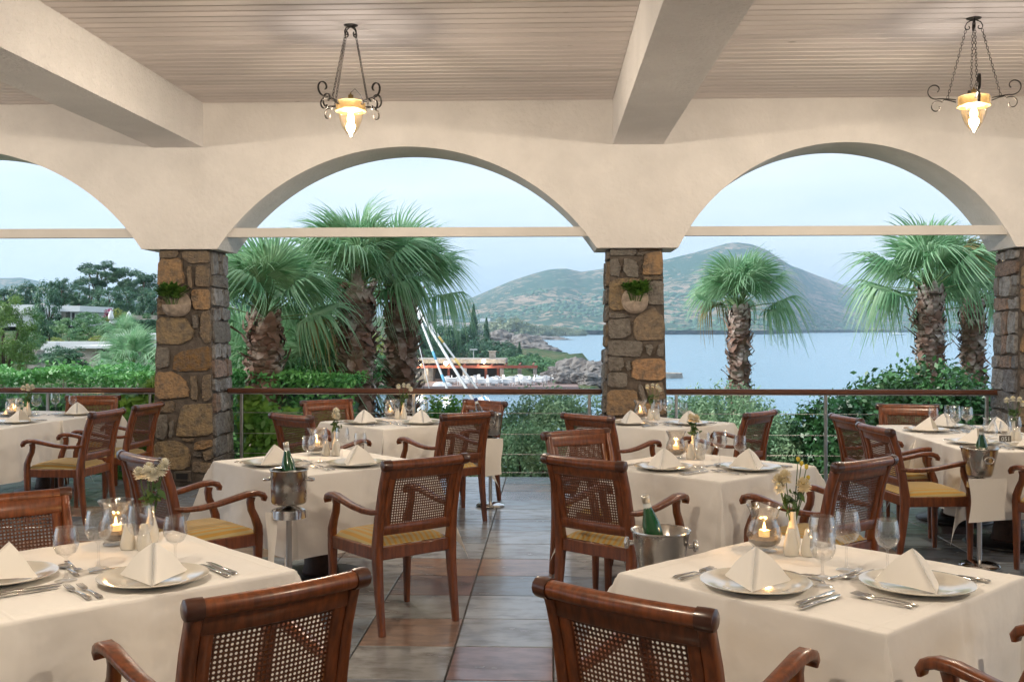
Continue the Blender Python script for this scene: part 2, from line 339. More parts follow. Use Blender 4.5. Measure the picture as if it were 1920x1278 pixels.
def mk_ground(name, a, b, c, s1, s2, bump=0.5, blo=0.50, bhi=0.56):
    m = bpy.data.materials.new(name); m.use_nodes = True; n, l = m.node_tree.nodes, m.node_tree.links
    bs = n['Principled BSDF']; bs.inputs['Roughness'].default_value = 0.95; bs.inputs['Specular IOR Level'].default_value = 0.1
    tc = n.new('ShaderNodeTexCoord')
    def noi(s, d, w=0.55):
        q = n.new('ShaderNodeTexNoise'); q.inputs['Scale'].default_value = s; q.inputs['Detail'].default_value = d; q.inputs['Roughness'].default_value = w; l.new(tc.outputs['Object'], q.inputs['Vector']); return q
    n1 = noi(s1, 5); n2 = noi(s2, 4, 0.7); n3 = noi(s1 * 0.17, 3)
    m1 = n.new('ShaderNodeMix'); m1.data_type = 'RGBA'; m1.inputs[6].default_value = (*a, 1); m1.inputs[7].default_value = (*b, 1)
    r1 = n.new('ShaderNodeMapRange'); r1.inputs['From Min'].default_value = 0.4; r1.inputs['From Max'].default_value = 0.6; l.new(n1.outputs['Fac'], r1.inputs['Value']); l.new(r1.outputs[0], m1.inputs[0])
    ad = n.new('ShaderNodeMath'); ad.operation = 'MULTIPLY_ADD'; ad.inputs[1].default_value = 0.5; l.new(n3.outputs['Fac'], ad.inputs[0])
    sb = n.new('ShaderNodeMath'); sb.operation = 'SUBTRACT'; sb.inputs[1].default_value = 0.25; l.new(n2.outputs['Fac'], sb.inputs[0]); l.new(sb.outputs[0], ad.inputs[2])
    r2 = n.new('ShaderNodeMapRange'); r2.inputs['From Min'].default_value = blo; r2.inputs['From Max'].default_value = bhi; l.new(ad.outputs[0], r2.inputs['Value'])
    m2 = n.new('ShaderNodeMix'); m2.data_type = 'RGBA'; l.new(r2.outputs[0], m2.inputs[0]); l.new(m1.outputs[2], m2.inputs[6]); m2.inputs[7].default_value = (*c, 1)
    l.new(m2.outputs[2], bs.inputs['Base Color'])
    bp = n.new('ShaderNodeBump'); bp.inputs['Strength'].default_value = bump; bp.inputs['Distance'].default_value = 0.6 / s2 * 0.3; l.new(r2.outputs[0], bp.inputs['Height']); l.new(bp.outputs[0], bs.inputs['Normal'])
    return m
M['hill'] = mk_ground('scrub_hillside', (0.35, 0.26, 0.19), (0.22, 0.19, 0.13), (0.035, 0.085, 0.05), 0.012, 0.045, blo=0.445, bhi=0.485)
M['ground'] = mk_ground('garden_ground', (0.16, 0.13, 0.085), (0.10, 0.12, 0.06), (0.05, 0.095, 0.04), 0.25, 0.9, blo=0.42, bhi=0.52)
def mk_sea():
    m = bpy.data.materials.new('sea_water'); m.use_nodes = True; n, l = m.node_tree.nodes, m.node_tree.links
    b = n['Principled BSDF']; b.inputs['Base Color'].default_value = (0.15, 0.28, 0.37, 1); b.inputs['Roughness'].default_value = 0.22; b.inputs['IOR'].default_value = 1.33
    tc = n.new('ShaderNodeTexCoord'); mp = n.new('ShaderNodeMapping'); mp.inputs['Scale'].default_value = (0.35, 1.0, 1.0); l.new(tc.outputs['Object'], mp.inputs[0])
    no = n.new('ShaderNodeTexNoise'); no.inputs['Scale'].default_value = 0.7; no.inputs['Detail'].default_value = 6; no.inputs['Roughness'].default_value = 0.65; l.new(mp.outputs[0], no.inputs['Vector'])
    bp = n.new('ShaderNodeBump'); bp.inputs['Strength'].default_value = 0.55; bp.inputs['Distance'].default_value = 0.35; l.new(no.outputs['Fac'], bp.inputs['Height']); l.new(bp.outputs[0], b.inputs['Normal'])
    return m
M['sea'] = mk_sea()
def mk_seat():
    m = bpy.data.materials.new('striped_seat_fabric'); m.use_nodes = True; n, l = m.node_tree.nodes, m.node_tree.links
    b = n['Principled BSDF']; b.inputs['Roughness'].default_value = 0.85; b.inputs['Sheen Weight'].default_value = 0.2
    tc = n.new('ShaderNodeTexCoord'); wv = n.new('ShaderNodeTexWave'); wv.inputs['Scale'].default_value = 9.0; wv.inputs['Distortion'].default_value = 0.4; wv.inputs['Detail'].default_value = 1.0
    l.new(tc.outputs['Object'], wv.inputs['Vector'])
    rp = n.new('ShaderNodeValToRGB'); e = rp.color_ramp.elements; e[0].position = 0.40; e[0].color = (0.48, 0.27, 0.04, 1); e[1].position = 0.56; e[1].color = (0.42, 0.34, 0.16, 1)
    l.new(wv.outputs['Fac'], rp.inputs[0]); l.new(rp.outputs[0], b.inputs['Base Color'])
    no = n.new('ShaderNodeTexNoise'); no.inputs['Scale'].default_value = 350; l.new(tc.outputs['Object'], no.inputs['Vector'])
    bp = n.new('ShaderNodeBump'); bp.inputs['Strength'].default_value = 0.15; bp.inputs['Distance'].default_value = 0.001; l.new(no.outputs['Fac'], bp.inputs['Height']); l.new(bp.outputs[0], b.inputs['Normal'])
    return m
M['seat'] = mk_seat()
# ------------------------------------------------------------------ the terrace: floor, ceiling, arcade
rng = random.Random(7)
WALL_F, WALL_B, CAPZ, CEILZ = 10.25, 10.90, 2.41, 3.88
def cslope(y): return -0.009 * (WALL_F - y)
floor = tag(MB().box((0, 3.57, -0.754), (30, 15.16, 1.5)).build('floor', M['grout']), kind='structure')
tile_me = MB().box((0, 0, 0.0), (0.487, 0.487, 0.012), ch=0.003).mesh('tile', M['tile'])
TS, TX0, TY0 = 0.4945, 0.012, 4.66
TCOL = [(0.25, 0.295, 0.345), (0.32, 0.335, 0.35), (0.21, 0.25, 0.30), (0.34, 0.25, 0.20), (0.31, 0.205, 0.16), (0.25, 0.17, 0.165), (0.33, 0.365, 0.41)]
far_tiles = MB(); n_tile = 0
spots = []
for j in range(-17, 14):
    for i in range(-30, 30):
        x, y = TX0 + (i + 0.5) * TS, TY0 + (j - 0.5) * TS
        if y > 11.13: continue
        d = -math.sin(YAW) * x + math.cos(YAW) * y
        u = 960 + (math.cos(YAW) * x + math.sin(YAW) * y) / max(d, 0.1) * FPX
        seen = y > 2.7 and -110 < u < 2030 and HOR + 1.6 * FPX / max(d, .1) < 1420
        spots.append((0 if seen else 1, y, x))
for s, y, x in sorted(spots):
    warm = rng.random() < (0.52 if y < 7.5 else 0.14)  # slate and terracotta mix; far tiles cooler, sky's blue sheen put into their colour
    if s == 0 and n_tile < 298:
        t = obj('tile', tile_me, floor, (x, y, 0.0 + rng.uniform(-0.0008, 0.0008)), (0, 0, rng.choice((0, math.pi)))); n_tile += 1
        c = TCOL[rng.choice((1, 3, 4, 5, 3)) if warm else rng.choice((0, 1, 2, 6))]; k = rng.uniform(0.85, 1.15)
        t.color = (c[0] * k, c[1] * k, c[2] * k, 1)
    else: far_tiles.box((x, y, 0.0), (0.487, 0.487, 0.012))
ft = far_tiles.build('outer_tiles', M['tile'], floor); ft['kind'] = 'stuff'; ft.color = (0.21, 0.19, 0.18, 1)

ceil_mb = MB()
ceil_mb.box((0, 3.5, CEILZ + 0.16 + cslope(3.5)), (32, 16.0, 0.2), rot=(math.atan(0.009), 0, 0))
ceiling = tag(ceil_mb.build('ceiling', M['boardback']), kind='structure')
BAYS = [(-8.55, -4.02), (-3.512, 0.615), (1.112, 4.90)]
PW = 0.127
for x0, x1 in BAYS:
    y = WALL_F - 0.004
    me = MB().box((0, 0, 0), (x1 - x0, PW - 0.020, 0.024), ch=0.006).mesh('board', M['board'])
    while y > 6.75:
        b = obj('board', me, ceiling, ((x0 + x1) / 2, y - PW / 2, CEILZ + 0.012 + cslope(y)), (math.atan(0.009), 0, 0))
        k = rng.uniform(0.92, 1.07); b.color = (0.66 * k, 0.60 * k, 0.575 * k, 1); y -= PW
rest = MB()
for x0, x1 in BAYS + [(5.4, 10.5), (-13.5, -9.06)]:
    y = 6.72 if (x0, x1) in BAYS else WALL_F - 0.004
    while y > -4.2:
        rest.box(((x0 + x1) / 2, y - 0.25, CEILZ + 0.012 + cslope(y)), (x1 - x0, 0.494, 0.018)); y -= 0.5
rb_ = rest.build('rear_boarding', M['board'], ceiling); rb_['kind'] = 'stuff'; rb_.color = (0.62, 0.555, 0.52, 1)
tag(MB().box((0, -4.35, 2.0), (32, 0.2, 4.2)).build('wall_rear', M['plaster']), kind='structure')
for (x0, x1, lab) in [(-9.06, -8.55, 'white plaster ceiling beam over the hedge-side bay'), (-4.02, -3.512, 'white plaster ceiling beam carried by the pillar with the half-bowl planter'),
                      (0.615, 1.112, 'rough white ceiling beam carried by the pillar with the round planter'), (4.90, 5.40, 'white plaster ceiling beam carried by the grey stone pillar')]:
    ya, yb = WALL_F + 0.002, -4.2; mb = MB(); za, zb = 3.435, 3.435 + cslope(yb)
    vs_ = [(x0, ya, za), (x1, ya, za), (x1, yb, zb), (x0, yb, zb), (x0, ya, 4.0), (x1, ya, 4.0), (x1, yb, 3.95), (x0, yb, 3.95)]
    mb.add(vs_, [(0, 1, 2, 3), (4, 5, 6, 7), (0, 1, 5, 4), (1, 2, 6, 5), (2, 3, 7, 6), (3, 0, 4, 7)])
    tag(mb.build('ceiling_beam', M['beam']), lab, 'beam')

ARCHES = [(-12.6, -8.77, 3.43), (-7.97, -4.146, 3.43), (-3.37, 0.456, 3.43), (1.265, 4.558, 3.445), (5.36, 8.9, 3.43)]
def arch_z(x):
    for a, b, zc in ARCHES:
        if a < x < b:
            h = (b - a) / 2; rise = zc - CAPZ; r = (h * h + rise * rise) / (2 * rise); return zc - r + math.sqrt(max(0, r * r - (x - (a + b) / 2) ** 2))
    return CAPZ
xs = {-13.5, 9.7}
for a, b, zc in ARCHES:
    for i in range(65): xs.add(a + (b - a) * i / 64)
xs = sorted(xs); mb = MB(); n = len(xs); vs_ = []
for x in xs:
    z = arch_z(x); vs_ += [(x, WALL_F, z), (x, WALL_F, 4.05), (x, WALL_B, z), (x, WALL_B, 4.05)]
fs_ = []
for i in range(n - 1):
    p, q = i * 4, i * 4 + 4; fs_ += [(p, q, q + 1, p + 1), (p + 2, p + 3, q + 3, q + 2), (p, p + 2, q + 2, q), (p + 1, q + 1, q + 3, p + 3)]
fs_ += [(0, 1, 3, 2), (4 * n - 4, 4 * n - 2, 4 * n - 1, 4 * n - 3)]
mb.add(vs_, fs_)
arcade = thing('arcade_wall', 'white plaster arcade wall with wide round arches on stone pillars', 'wall')
w_ = mb.build('arch_wall', M['plaster'], arcade, smooth=True, angle=40)
for a, b, zc in ARCHES[1:4]:
    lo = [x for x in xs if a <= x <= b]
    def edge(zt, left):
        h = (b - a) / 2; rise = zc - CAPZ; r = (h * h + rise * rise) / (2 * rise); dx = math.sqrt(r * r - (zt - zc + r) ** 2); return (a + b) / 2 + (-dx if left else dx)
    m2 = MB(); z0, z1 = 2.531, 2.623; y0, y1 = WALL_F + 0.03, WALL_F + 0.11
    A0, A1, B0, B1 = edge(z0, 1) - .03, edge(z1, 1) - .03, edge(z0, 0) + .03, edge(z1, 0) + .03
    m2.add([(A0, y0, z0), (B0, y0, z0), (B1, y0, z1), (A1, y0, z1), (A0, y1, z0), (B0, y1, z0), (B1, y1, z1), (A1, y1, z1)],
           [(0, 1, 2, 3), (7, 6, 5, 4), (0, 4, 5, 1), (3, 2, 6, 7), (0, 3, 7, 4), (1, 5, 6, 2)])
    m2.build('tie_bar', M['metalbar'], arcade)

# stone pillars -------------------------------------------------------------
OR, OC, BR, GR, LG, RD = (0.32, 0.205, 0.11), (0.29, 0.215, 0.125), (0.225, 0.17, 0.115), (0.20, 0.185, 0.165), (0.31, 0.305, 0.30), (0.27, 0.19, 0.15)
def half(z): return lerp(0.325, 0.262, max(0, min(1, z / CAPZ)))
def chaikin(p, k=1):
    for _ in range(k):
        q = []
        for i in range(len(p)):
            a, b = p[i], p[(i + 1) % len(p)]
            q += [(a[0] * .87 + b[0] * .13, a[1] * .87 + b[1] * .13), (a[0] * .5 + b[0] * .5, a[1] * .5 + b[1] * .5), (a[0] * .13 + b[0] * .87, a[1] * .13 + b[1] * .87)]
        p = q
    return p
def add_stone(pillar, cx, cy, ax, nm, poly, col, depth, r):
    cs, cz = sum(p[0] for p in poly) / len(poly), sum(p[1] for p in poly) / len(poly)
    pts = [(cs + (s - cs) * 1.03 + r.uniform(-.006, .006), cz + (z - cz) * 1.03 + r.uniform(-.006, .006)) for s, z in chaikin(poly)]
    def P(s, z, d):
        h = half(z) + d; return Vector((cx + ax[0] * s + nm[0] * h, cy + ax[1] * s + nm[1] * h, z))
    O = P(cs, cz, 0); vs_, fs_ = [], []; m = len(pts)
    rings = [(1.0, -0.012), (1.0, depth * .6), (0.955, depth * .95), (0.55, depth)]
    for k, d in rings:
        for s, z in pts: vs_.append(P(cs + (s - cs) * k, cz + (z - cz) * k, d + (r.uniform(-.007, .006) if d > 0 else 0)) - O)
    vs_.append(P(cs, cz, depth * (1 + r.uniform(-.2, .25))) - O)
    for q in range(3):
        for i in range(m):
            j = (i + 1) % m; fs_.append((q * m + i, q * m + j, (q + 1) * m + j, (q + 1) * m + i))
    for i in range(m): fs_.append((3 * m + i, 3 * m + (i + 1) % m, 4 * m))
    o = MB().add(vs_, fs_).build('stone', M['stone'], pillar, smooth=True, angle=22, loc=O - pillar.location)
    k = r.uniform(0.9, 1.12); o.color = (col[0] * k, col[1] * k, col[2] * k, 1)
def rubble_face(pillar, cx, cy, ax, nm, seed, pal):
    r = random.Random(seed); z = 0.02
    while z < CAPZ - 0.05:
        h = min(r.uniform(0.13, 0.27), CAPZ - 0.012 - z)
        if CAPZ - z - h < 0.07: h = CAPZ - 0.012 - z
        w = half(z + h / 2) - 0.012; cuts = [-w]; k = r.choice((1, 2, 2, 3, 3))
        if k == 2: cuts.append(r.uniform(-.45, .45) * w)
        if k == 3: cuts += [r.uniform(-.6, -.15) * w, r.uniform(.2, .65) * w]
        cuts.append(w)
        for a, b in zip(cuts, cuts[1:]):
            g = 0.012; q = [(a + g, z + g)]
            if b - a > .18: q.append(((a + b) / 2, z + g + r.uniform(-.008, .01)))
            q += [(b - g, z + g), (b - g, z + h - g)]
            if b - a > .18: q.append((lerp(a, b, r.uniform(.3, .7)), z + h - g + r.uniform(-.01, .012)))
            q.append((a + g, z + h - g))
            j = [(s + r.uniform(-.014, .014), t + r.uniform(-.016, .016)) for s, t in q]
            j = [(max(-w, min(w, s)), t) for s, t in j]
            if h > .2 and b - a < .16 and r.random() < .5:
                zm = z + h * r.uniform(.4, .6)
                for zz0, zz1 in ((z, zm), (zm, z + h)):
                    add_stone(pillar, cx, cy, ax, nm, [(a + g, zz0 + g), (b - g, zz0 + g + r.uniform(-.01, .01)), (b - g, zz1 - g), (a + g, zz1 - g + r.uniform(-.01, .01))], r.choice(pal), r.uniform(.018, .032), r)
            else: add_stone(pillar, cx, cy, ax, nm, j, r.choice(pal), r.uniform(.02, .036), r)
        z += h
def px_front(cx, cy, u, v):            # where a bearing meets the front face of a pillar
    z = 1.4
    for _ in range(4):
        yf = cy - half(z); t = yf / ray(u).y; z = CAMZ + (HOR - v) / FPX * t
    return ray(u).x * t - cx, z
PIL_Y = 10.60
def pillar(cx, label):
    p = thing('stone_pillar', label, 'pillar', (cx, PIL_Y, 0))
    mb = MB(); vs_ = []
    for z in (-0.02, CAPZ + 0.02):
        h = half(z) - 0.004; vs_ += [(-h, -h, z), (h, -h, z), (h, h, z), (-h, h, z)]
    mb.add(vs_, [(0, 3, 2, 1), (4, 5, 6, 7)] + [(i, (i + 1) % 4, 4 + (i + 1) % 4, 4 + i) for i in range(4)]); mb.build('mortar_core', M['mortar'], p)
    return p
LP = pillar(-3.735, 'tapered rubble stone pillar with half-bowl planter and climbing vine')
LPS = [([(58, 55), (155, 52), (150, 92), (60, 95)], BR), ([(180, 60), (325, 58), (328, 122), (230, 125), (182, 100)], BR), ([(55, 105), (170, 98), (185, 190), (188, 225), (150, 248), (45, 248)], OR),
       ([(205, 138), (225, 140), (232, 255), (212, 250)], BR), ([(248, 140), (325, 138), (328, 250), (250, 248)], BR), ([(228, 268), (330, 262), (332, 370), (235, 365)], OR), ([(42, 300), (95, 330), (100, 395), (40, 400)], BR),
       ([(45, 415), (190, 415), (235, 470), (235, 520), (165, 555), (42, 553)], OC), ([(232, 400), (255, 400), (262, 470), (240, 470)], GR), ([(285, 385), (330, 378), (332, 540), (300, 550), (275, 500), (275, 430)], BR),
       ([(38, 570), (105, 572), (108, 670), (60, 685), (36, 680)], GR), ([(135, 620), (180, 590), (325, 560), (330, 690), (130, 698)], (0.2, 0.115, 0.045)), ([(35, 705), (130, 700), (190, 745), (212, 800), (205, 835), (35, 845)], OR),
       ([(220, 725), (255, 725), (262, 850), (228, 850)], BR), ([(285, 725), (335, 715), (338, 850), (290, 858)], BR), ([(45, 862), (130, 855), (135, 915), (50, 920)], BR),
       ([(172, 880), (330, 868), (342, 900), (342, 1035), (160, 1045), (143, 1030)], OC), ([(38, 930), (98, 935), (100, 1000), (85, 1058), (35, 1050)], GR), ([(108, 965), (132, 960), (125, 1045), (108, 1050)], GR),
       ([(30, 1075), (150, 1065), (215, 1110), (215, 1195), (180, 1222), (28, 1205)], OC), ([(245, 1075), (345, 1060), (345, 1100), (240, 1118)], OR), ([(180, 1050), (240, 1055), (235, 1070), (182, 1068)], BR),
       ([(285, 1130), (348, 1110), (350, 1165), (300, 1170)], BR), ([(240, 1130), (280, 1128), (278, 1152), (238, 1150)], GR), ([(232, 1180), (345, 1185), (345, 1240), (232, 1235)], BR), ([(30, 1230), (120, 1235), (120, 1285), (30, 1285)], BR)]
for poly, c in LPS:
    pts = [px_front(-3.735, PIL_Y, 280 + a / 2.84, 450 + b / 2.84) for a, b in poly]
    add_stone(LP, -3.735, PIL_Y, (1, 0), (0, -1), [(max(-half(z) + .006, min(half(z) - .006, s)), z) for s, z in pts], c, rng.uniform(.022, .036), rng)
rubble_face(LP, -3.735, PIL_Y, (0, 1), (1, 0), 31, [LG, LG, GR, RD, (0.24, 0.235, 0.23)])
MP = pillar(0.857, 'tapered rubble stone pillar with round disc planter of green leaves')
MPS = [([(88, 60), (262, 58), (262, 105), (90, 108)], GR), ([(285, 58), (445, 55), (440, 72), (290, 74)], BR), ([(270, 90), (312, 90), (308, 110), (272, 108)], GR), ([(330, 95), (445, 78), (455, 235), (310, 240), (308, 190), (320, 120)], OR),
       ([(85, 135), (140, 132), (160, 185), (150, 250), (85, 240)], GR), ([(180, 135), (205, 123), (265, 150), (282, 190), (275, 255), (210, 255), (180, 210)], GR), ([(315, 248), (452, 245), (452, 272), (318, 274)], BR),
       ([(85, 270), (285, 262), (295, 300), (290, 470), (80, 482)], OC), ([(335, 285), (448, 278), (455, 445), (360, 440), (330, 400)], GR), ([(80, 495), (200, 510), (225, 525), (85, 532)], GR), ([(80, 545), (220, 540), (225, 640), (190, 668), (75, 668)], GR),
       ([(245, 555), (290, 510), (380, 460), (455, 525), (460, 680), (255, 682)], BR), ([(75, 682), (305, 695), (308, 740), (290, 800), (75, 790)], GR), ([(330, 725), (365, 710), (380, 745), (355, 795), (335, 760)], GR), ([(415, 720), (455, 700), (455, 795), (405, 785)], GR),
       ([(75, 800), (175, 800), (180, 860), (160, 892), (75, 893)], GR), ([(190, 830), (225, 830), (232, 880), (210, 895), (195, 870)], GR), ([(235, 818), (460, 812), (462, 955), (240, 955)], (0.36, 0.22, 0.12)), ([(70, 908), (200, 908), (203, 985), (180, 1008), (70, 1005)], GR),
       ([(65, 1030), (270, 1025), (275, 1110), (230, 1190), (140, 1200), (62, 1195)], (0.28, 0.19, 0.11)), ([(278, 990), (305, 990), (345, 1095), (300, 1090)], GR), ([(320, 985), (450, 970), (462, 1090), (365, 1095)], BR), ([(295, 1115), (465, 1105), (465, 1195), (300, 1195)], OR),
       ([(62, 1215), (260, 1215), (260, 1330), (60, 1330)], BR), ([(280, 1215), (466, 1215), (466, 1330), (280, 1330)], GR), ([(58, 1350), (200, 1350), (200, 1450), (58, 1450)], GR), ([(220, 1350), (468, 1350), (468, 1450), (220, 1450)], OC)]
for poly, c in MPS:
    pts = [px_front(0.857, PIL_Y, 1120 + a / 3.65, 450 + b / 3.65) for a, b in poly]
    add_stone(MP, 0.857, PIL_Y, (1, 0), (0, -1), [(max(-half(z) + .006, min(half(z) - .006, s)), max(.02, z)) for s, z in pts], c, rng.uniform(.022, .036), rng)
rubble_face(MP, 0.857, PIL_Y, (0, -1), (-1, 0), 12, [LG, GR, GR, BR])
RP = pillar(4.90, 'grey rubble stone pillar beside the dark glossy shrub')
rubble_face(RP, 4.90, PIL_Y, (0, -1), (-1, 0), 47, [GR, LG, LG, (0.2, 0.2, 0.21), (0.22, 0.215, 0.21), RD])
rubble_face(RP, 4.90, PIL_Y, (1, 0), (0, -1), 53, [GR, OR, OC, RD, BR])
# the small socket at the pillar's foot
so = thing('wall_socket', 'small dark outdoor socket box at the foot of the vine pillar', 'socket', (-3.735 + 0.02, PIL_Y - half(.12) - 0.036, 0.12))
MB().box((0, 0, 0), (0.17, 0.05, 0.10), ch=0.006).build('box', M['plastic'], so); MB().box((0, -0.03, 0.0), (0.12, 0.012, 0.06), ch=0.003).build('cover', M['black'], so)

# railings ------------------------------------------------------------------
RY = 10.75
def railing(x0, x1, posts, label):
    t = thing('terrace_railing', label, 'railing', ((x0 + x1) / 2, RY, 0)); mx = (x0 + x1) / 2
    MB().box((0, 0, 0.952), (x1 - x0, 0.085, 0.052), ch=0.012).build('handrail', M['rail_wood'], t)
    MB().box((0, 0, 0.920), (x1 - x0 - .02, 0.035, 0.010)).build('rail_strip', M['steel'], t)
    for px_ in posts:
        m = MB(); m.box((px_ - mx, 0, 0.457), (0.032, 0.032, 0.914), ch=0.004); m.box((px_ - mx, 0, 0.012), (0.09, 0.09, 0.012)); m.build('post', M['steel'], t)
    for z in (0.72, 0.50, 0.29, 0.10):
        MB().tube([(x0 - mx, 0, z), (x1 - mx, 0, z)], 0.0035, 6).build('cable', M['steel'], t)
ux = lambda u: ray(u).x * RY / ray(u).y
railing(-8.3, -4.05, [ux(-130), ux(90), -4.25], 'railing with dark handrail and cables in front of the hedge')
railing(-3.42, 0.53, [ux(453), ux(776), ux(1105)], 'railing with dark handrail and cables in front of the palm trunks')
railing(1.17, 4.66, [ux(1268), ux(1548), ux(1850)], 'railing with lit brown handrail between the round-planter pillar and grey pillar')

# ------------------------------------------------------------------ the land and the sea
SEA = -6.0
sea = tag(obj('sea', np_mesh('sea', np.array([(-30000, 5, SEA), (30000, 5, SEA), (30000, 40000, SEA), (-30000, 40000, SEA)], float), np.array([[0, 1, 2, 3]]), M['sea'])), kind='structure')
COAST_D, COAST_U = [100, 135, 170, 205, 260, 330, 370], [1138, 1142, 1135, 1100, 1050, 1005, 900]
def land(u, d):
    zl = interp(d, [11, 18, 30, 45, 60, 80, 100, 140, 250, 600, 1400], [-1.4, -1.4, -1.5, -.7, .2, 1.8, 2.6, 3.4, 5, 9, 20])
    zm = interp(d, [11, 20, 40, 72, 88, 114, 126, 160, 240, 400, 700, 1300], [-1.4, -2.2, -4.5, -6.7, -7.2, -7.2, -5.4, -4, -1, 4, 9, 14])
    zp = interp(d, [11, 20, 50, 78, 118, 121, 122, 140, 155, 200, 280, 330, 370, 1400], [-1.4, -2.3, -5.6, -7.2, -7.2, -6.5, -5.22, -5.22, -4.5, -3.4, -3.8, -4.8, -7.2, -7.2])
    zr = interp(d, [11, 20, 60, 1400], [-1.4, -2.4, -7.5, -9])
    z = lerp(zl, zm, ss(400, 500, u)); z = lerp(z, zp, ss(735, 800, u))
    cu = interp(d, COAST_D, COAST_U); z = lerp(z, zr, ss(cu - 25, cu + 12, u)) if d < 380 else (z if u < 735 else lerp(z, -8, ss(735, 860, u)))
    return z
us = np.arange(-1400, 3300, 28.0); ds = np.exp(np.linspace(math.log(11.1), math.log(1400), 130))
ds = np.unique(np.concatenate([ds, np.arange(118, 160, 1.5)]))
V = np.zeros((len(ds), len(us), 3))
for i, d in enumerate(ds):
    for j, u in enumerate(us):
        x, y = xy(u, d); z = land(u, d)
        if d > 16 and not (800 < u < 1130 and 119 < d < 150): z += 0.05 * min(d, 200) ** 0.75 * (mnoise.noise((x * .04, y * .04, 3)) * .6 + mnoise.noise((x * .15, y * .15, 9)) * .25)
        V[i, j] = (x, y, z)
idx = np.arange(len(ds) * len(us)).reshape(len(ds), len(us))
Fq = np.stack([idx[:-1, :-1], idx[:-1, 1:], idx[1:, 1:], idx[1:, :-1]], -1).reshape(-1, 4)
tag(obj('ground', np_mesh('ground', V.reshape(-1, 3), Fq, M['ground'], True)), kind='structure')
def gz(u, d): return land(u, d)

SKY_U = [-1500, -400, 0, 40, 70, 110, 200, 330, 500, 640, 720, 800, 850, 880, 920, 960, 1000, 1030, 1060, 1090, 1140, 1200, 1250, 1300, 1340, 1365, 1385, 1410, 1440, 1480, 1540, 1600, 1650, 1720, 1760, 1800, 1850, 1900, 2000, 2600, 3400]
SKY_V = [560, 540, 521, 520, 526, 531, 545, 560, 575, 590, 592, 585, 572, 560, 543, 526, 513, 505, 503, 509, 502, 494, 486, 474, 463, 456, 455, 458, 470, 496, 519, 541, 549, 553, 551, 556, 552, 553, 560, 575, 580]
us = np.concatenate([np.arange(-1500, -100, 60.0), np.arange(-100, 2050, 7.0), np.arange(2050, 3400, 60.0)])
tv = np.concatenate([np.linspace(-0.04, 1.0, 64), np.linspace(1.06, 2.0, 14)])
V = np.zeros((len(tv), len(us), 3))
for j, u in enumerate(us):
    dsn = interp(u, [-1500, 700, 860, 1130, 1245, 1440, 1520, 1700, 2100, 3400], [1500, 1300, 1420, 1420, 1500, 1560, 2250, 2500, 2500, 2300])
    sk = interp(u, SKY_U, SKY_V)
    for i, t in enumerate(tv):
        dr = dsn + 1300; d = dsn + (dr - dsn) * t; x, y = xy(u, d)
        zr = CAMZ + (HOR - sk) / FPX * dr
        rough = (mnoise.noise((x * .0022, y * .0022, 1)) * 30 + mnoise.noise((x * .007, y * .007, 4)) * 11 + mnoise.noise((x * .03, y * .03, 4)) * 3)
        if t <= 1: z = SEA - 1.0 + (zr - SEA + 1) * (0.55 * t + 0.45 * t ** 1.6) * (1 if t > 0 else 1) + rough * max(0, min(1, t * 3)) * (1 - ss(.7, 1, t) * .95)
        else: z = SEA + (zr - SEA) * (1 - (t - 1) ** 2 * 1.0) + rough * .05
        if 0 < t < .04: z += 4 * abs(mnoise.noise((x * .02, y * .02, 7)))
        V[i, j] = (x, y, z)
idx = np.arange(len(tv) * len(us)).reshape(len(tv), len(us))
Fq = np.stack([idx[:-1, :-1], idx[:-1, 1:], idx[1:, 1:], idx[1:, :-1]], -1).reshape(-1, 4)
tag(obj('hills', np_mesh('hills', V.reshape(-1, 3), Fq, M['hill'], True)), kind='structure')
# ------------------------------------------------------------------ vegetation kit
def leaf_quads(C, N, size, r, asp=0.5, jit=0.8):
    """leaf-sized diamonds at centres C, facing roughly along N"""
    n = len(C); N = N + r.normal(0, jit, (n, 3)); N /= np.linalg.norm(N, axis=1, keepdims=True) + 1e-9
    T = np.cross(N, r.normal(0, 1, (n, 3))); T /= np.linalg.norm(T, axis=1, keepdims=True) + 1e-9; B = np.cross(N, T)
    s = (size * r.uniform(0.65, 1.35, (n, 1)))
    V = np.stack([C - T * s, C - B * s * asp + N * s * .12, C + T * s, C + B * s * asp + N * s * .12], 1).reshape(-1, 3)
    return V, np.arange(4 * n).reshape(n, 4)
def blob_points(n, cl, r, rad, squash=1.0, fill=0.35, crad=0.28, flat=0.0):
    """points gathered in clumps spread over an uneven ellipsoid"""
    D = r.normal(0, 1, (cl, 3)); D /= np.linalg.norm(D, axis=1, keepdims=True)
    k = r.uniform(fill, 1.0, (cl, 1)) ** 0.6
    Cc = D * k * rad; Cc[:, 2] *= squash
    if flat: Cc[:, 2] = np.maximum(Cc[:, 2], -flat * rad * squash)
    w = r.integers(0, cl, n); q = r.normal(0, 1, (n, 3)); q /= np.linalg.norm(q, axis=1, keepdims=True); q *= r.uniform(0.35, 1, (n, 1))
    cs = (crad * rad * r.uniform(0.6, 1.3, (cl, 1)))[w]
    P = Cc[w] + q * cs * np.array([1, 1, .75]); Nn = q + D[w] * .6 + np.array([0, 0, .5]); return P, Nn
def crown_mesh(name, mat, seed, n, cl, rad, squash, size, asp=0.5, fill=0.35, crad=0.28, flat=0.0):
    r = np.random.default_rng(seed); P, Nn = blob_points(n, cl, r, rad, squash, fill, crad, flat); V, F = leaf_quads(P, Nn, size, r, asp); return np_mesh(name, V, F, mat)
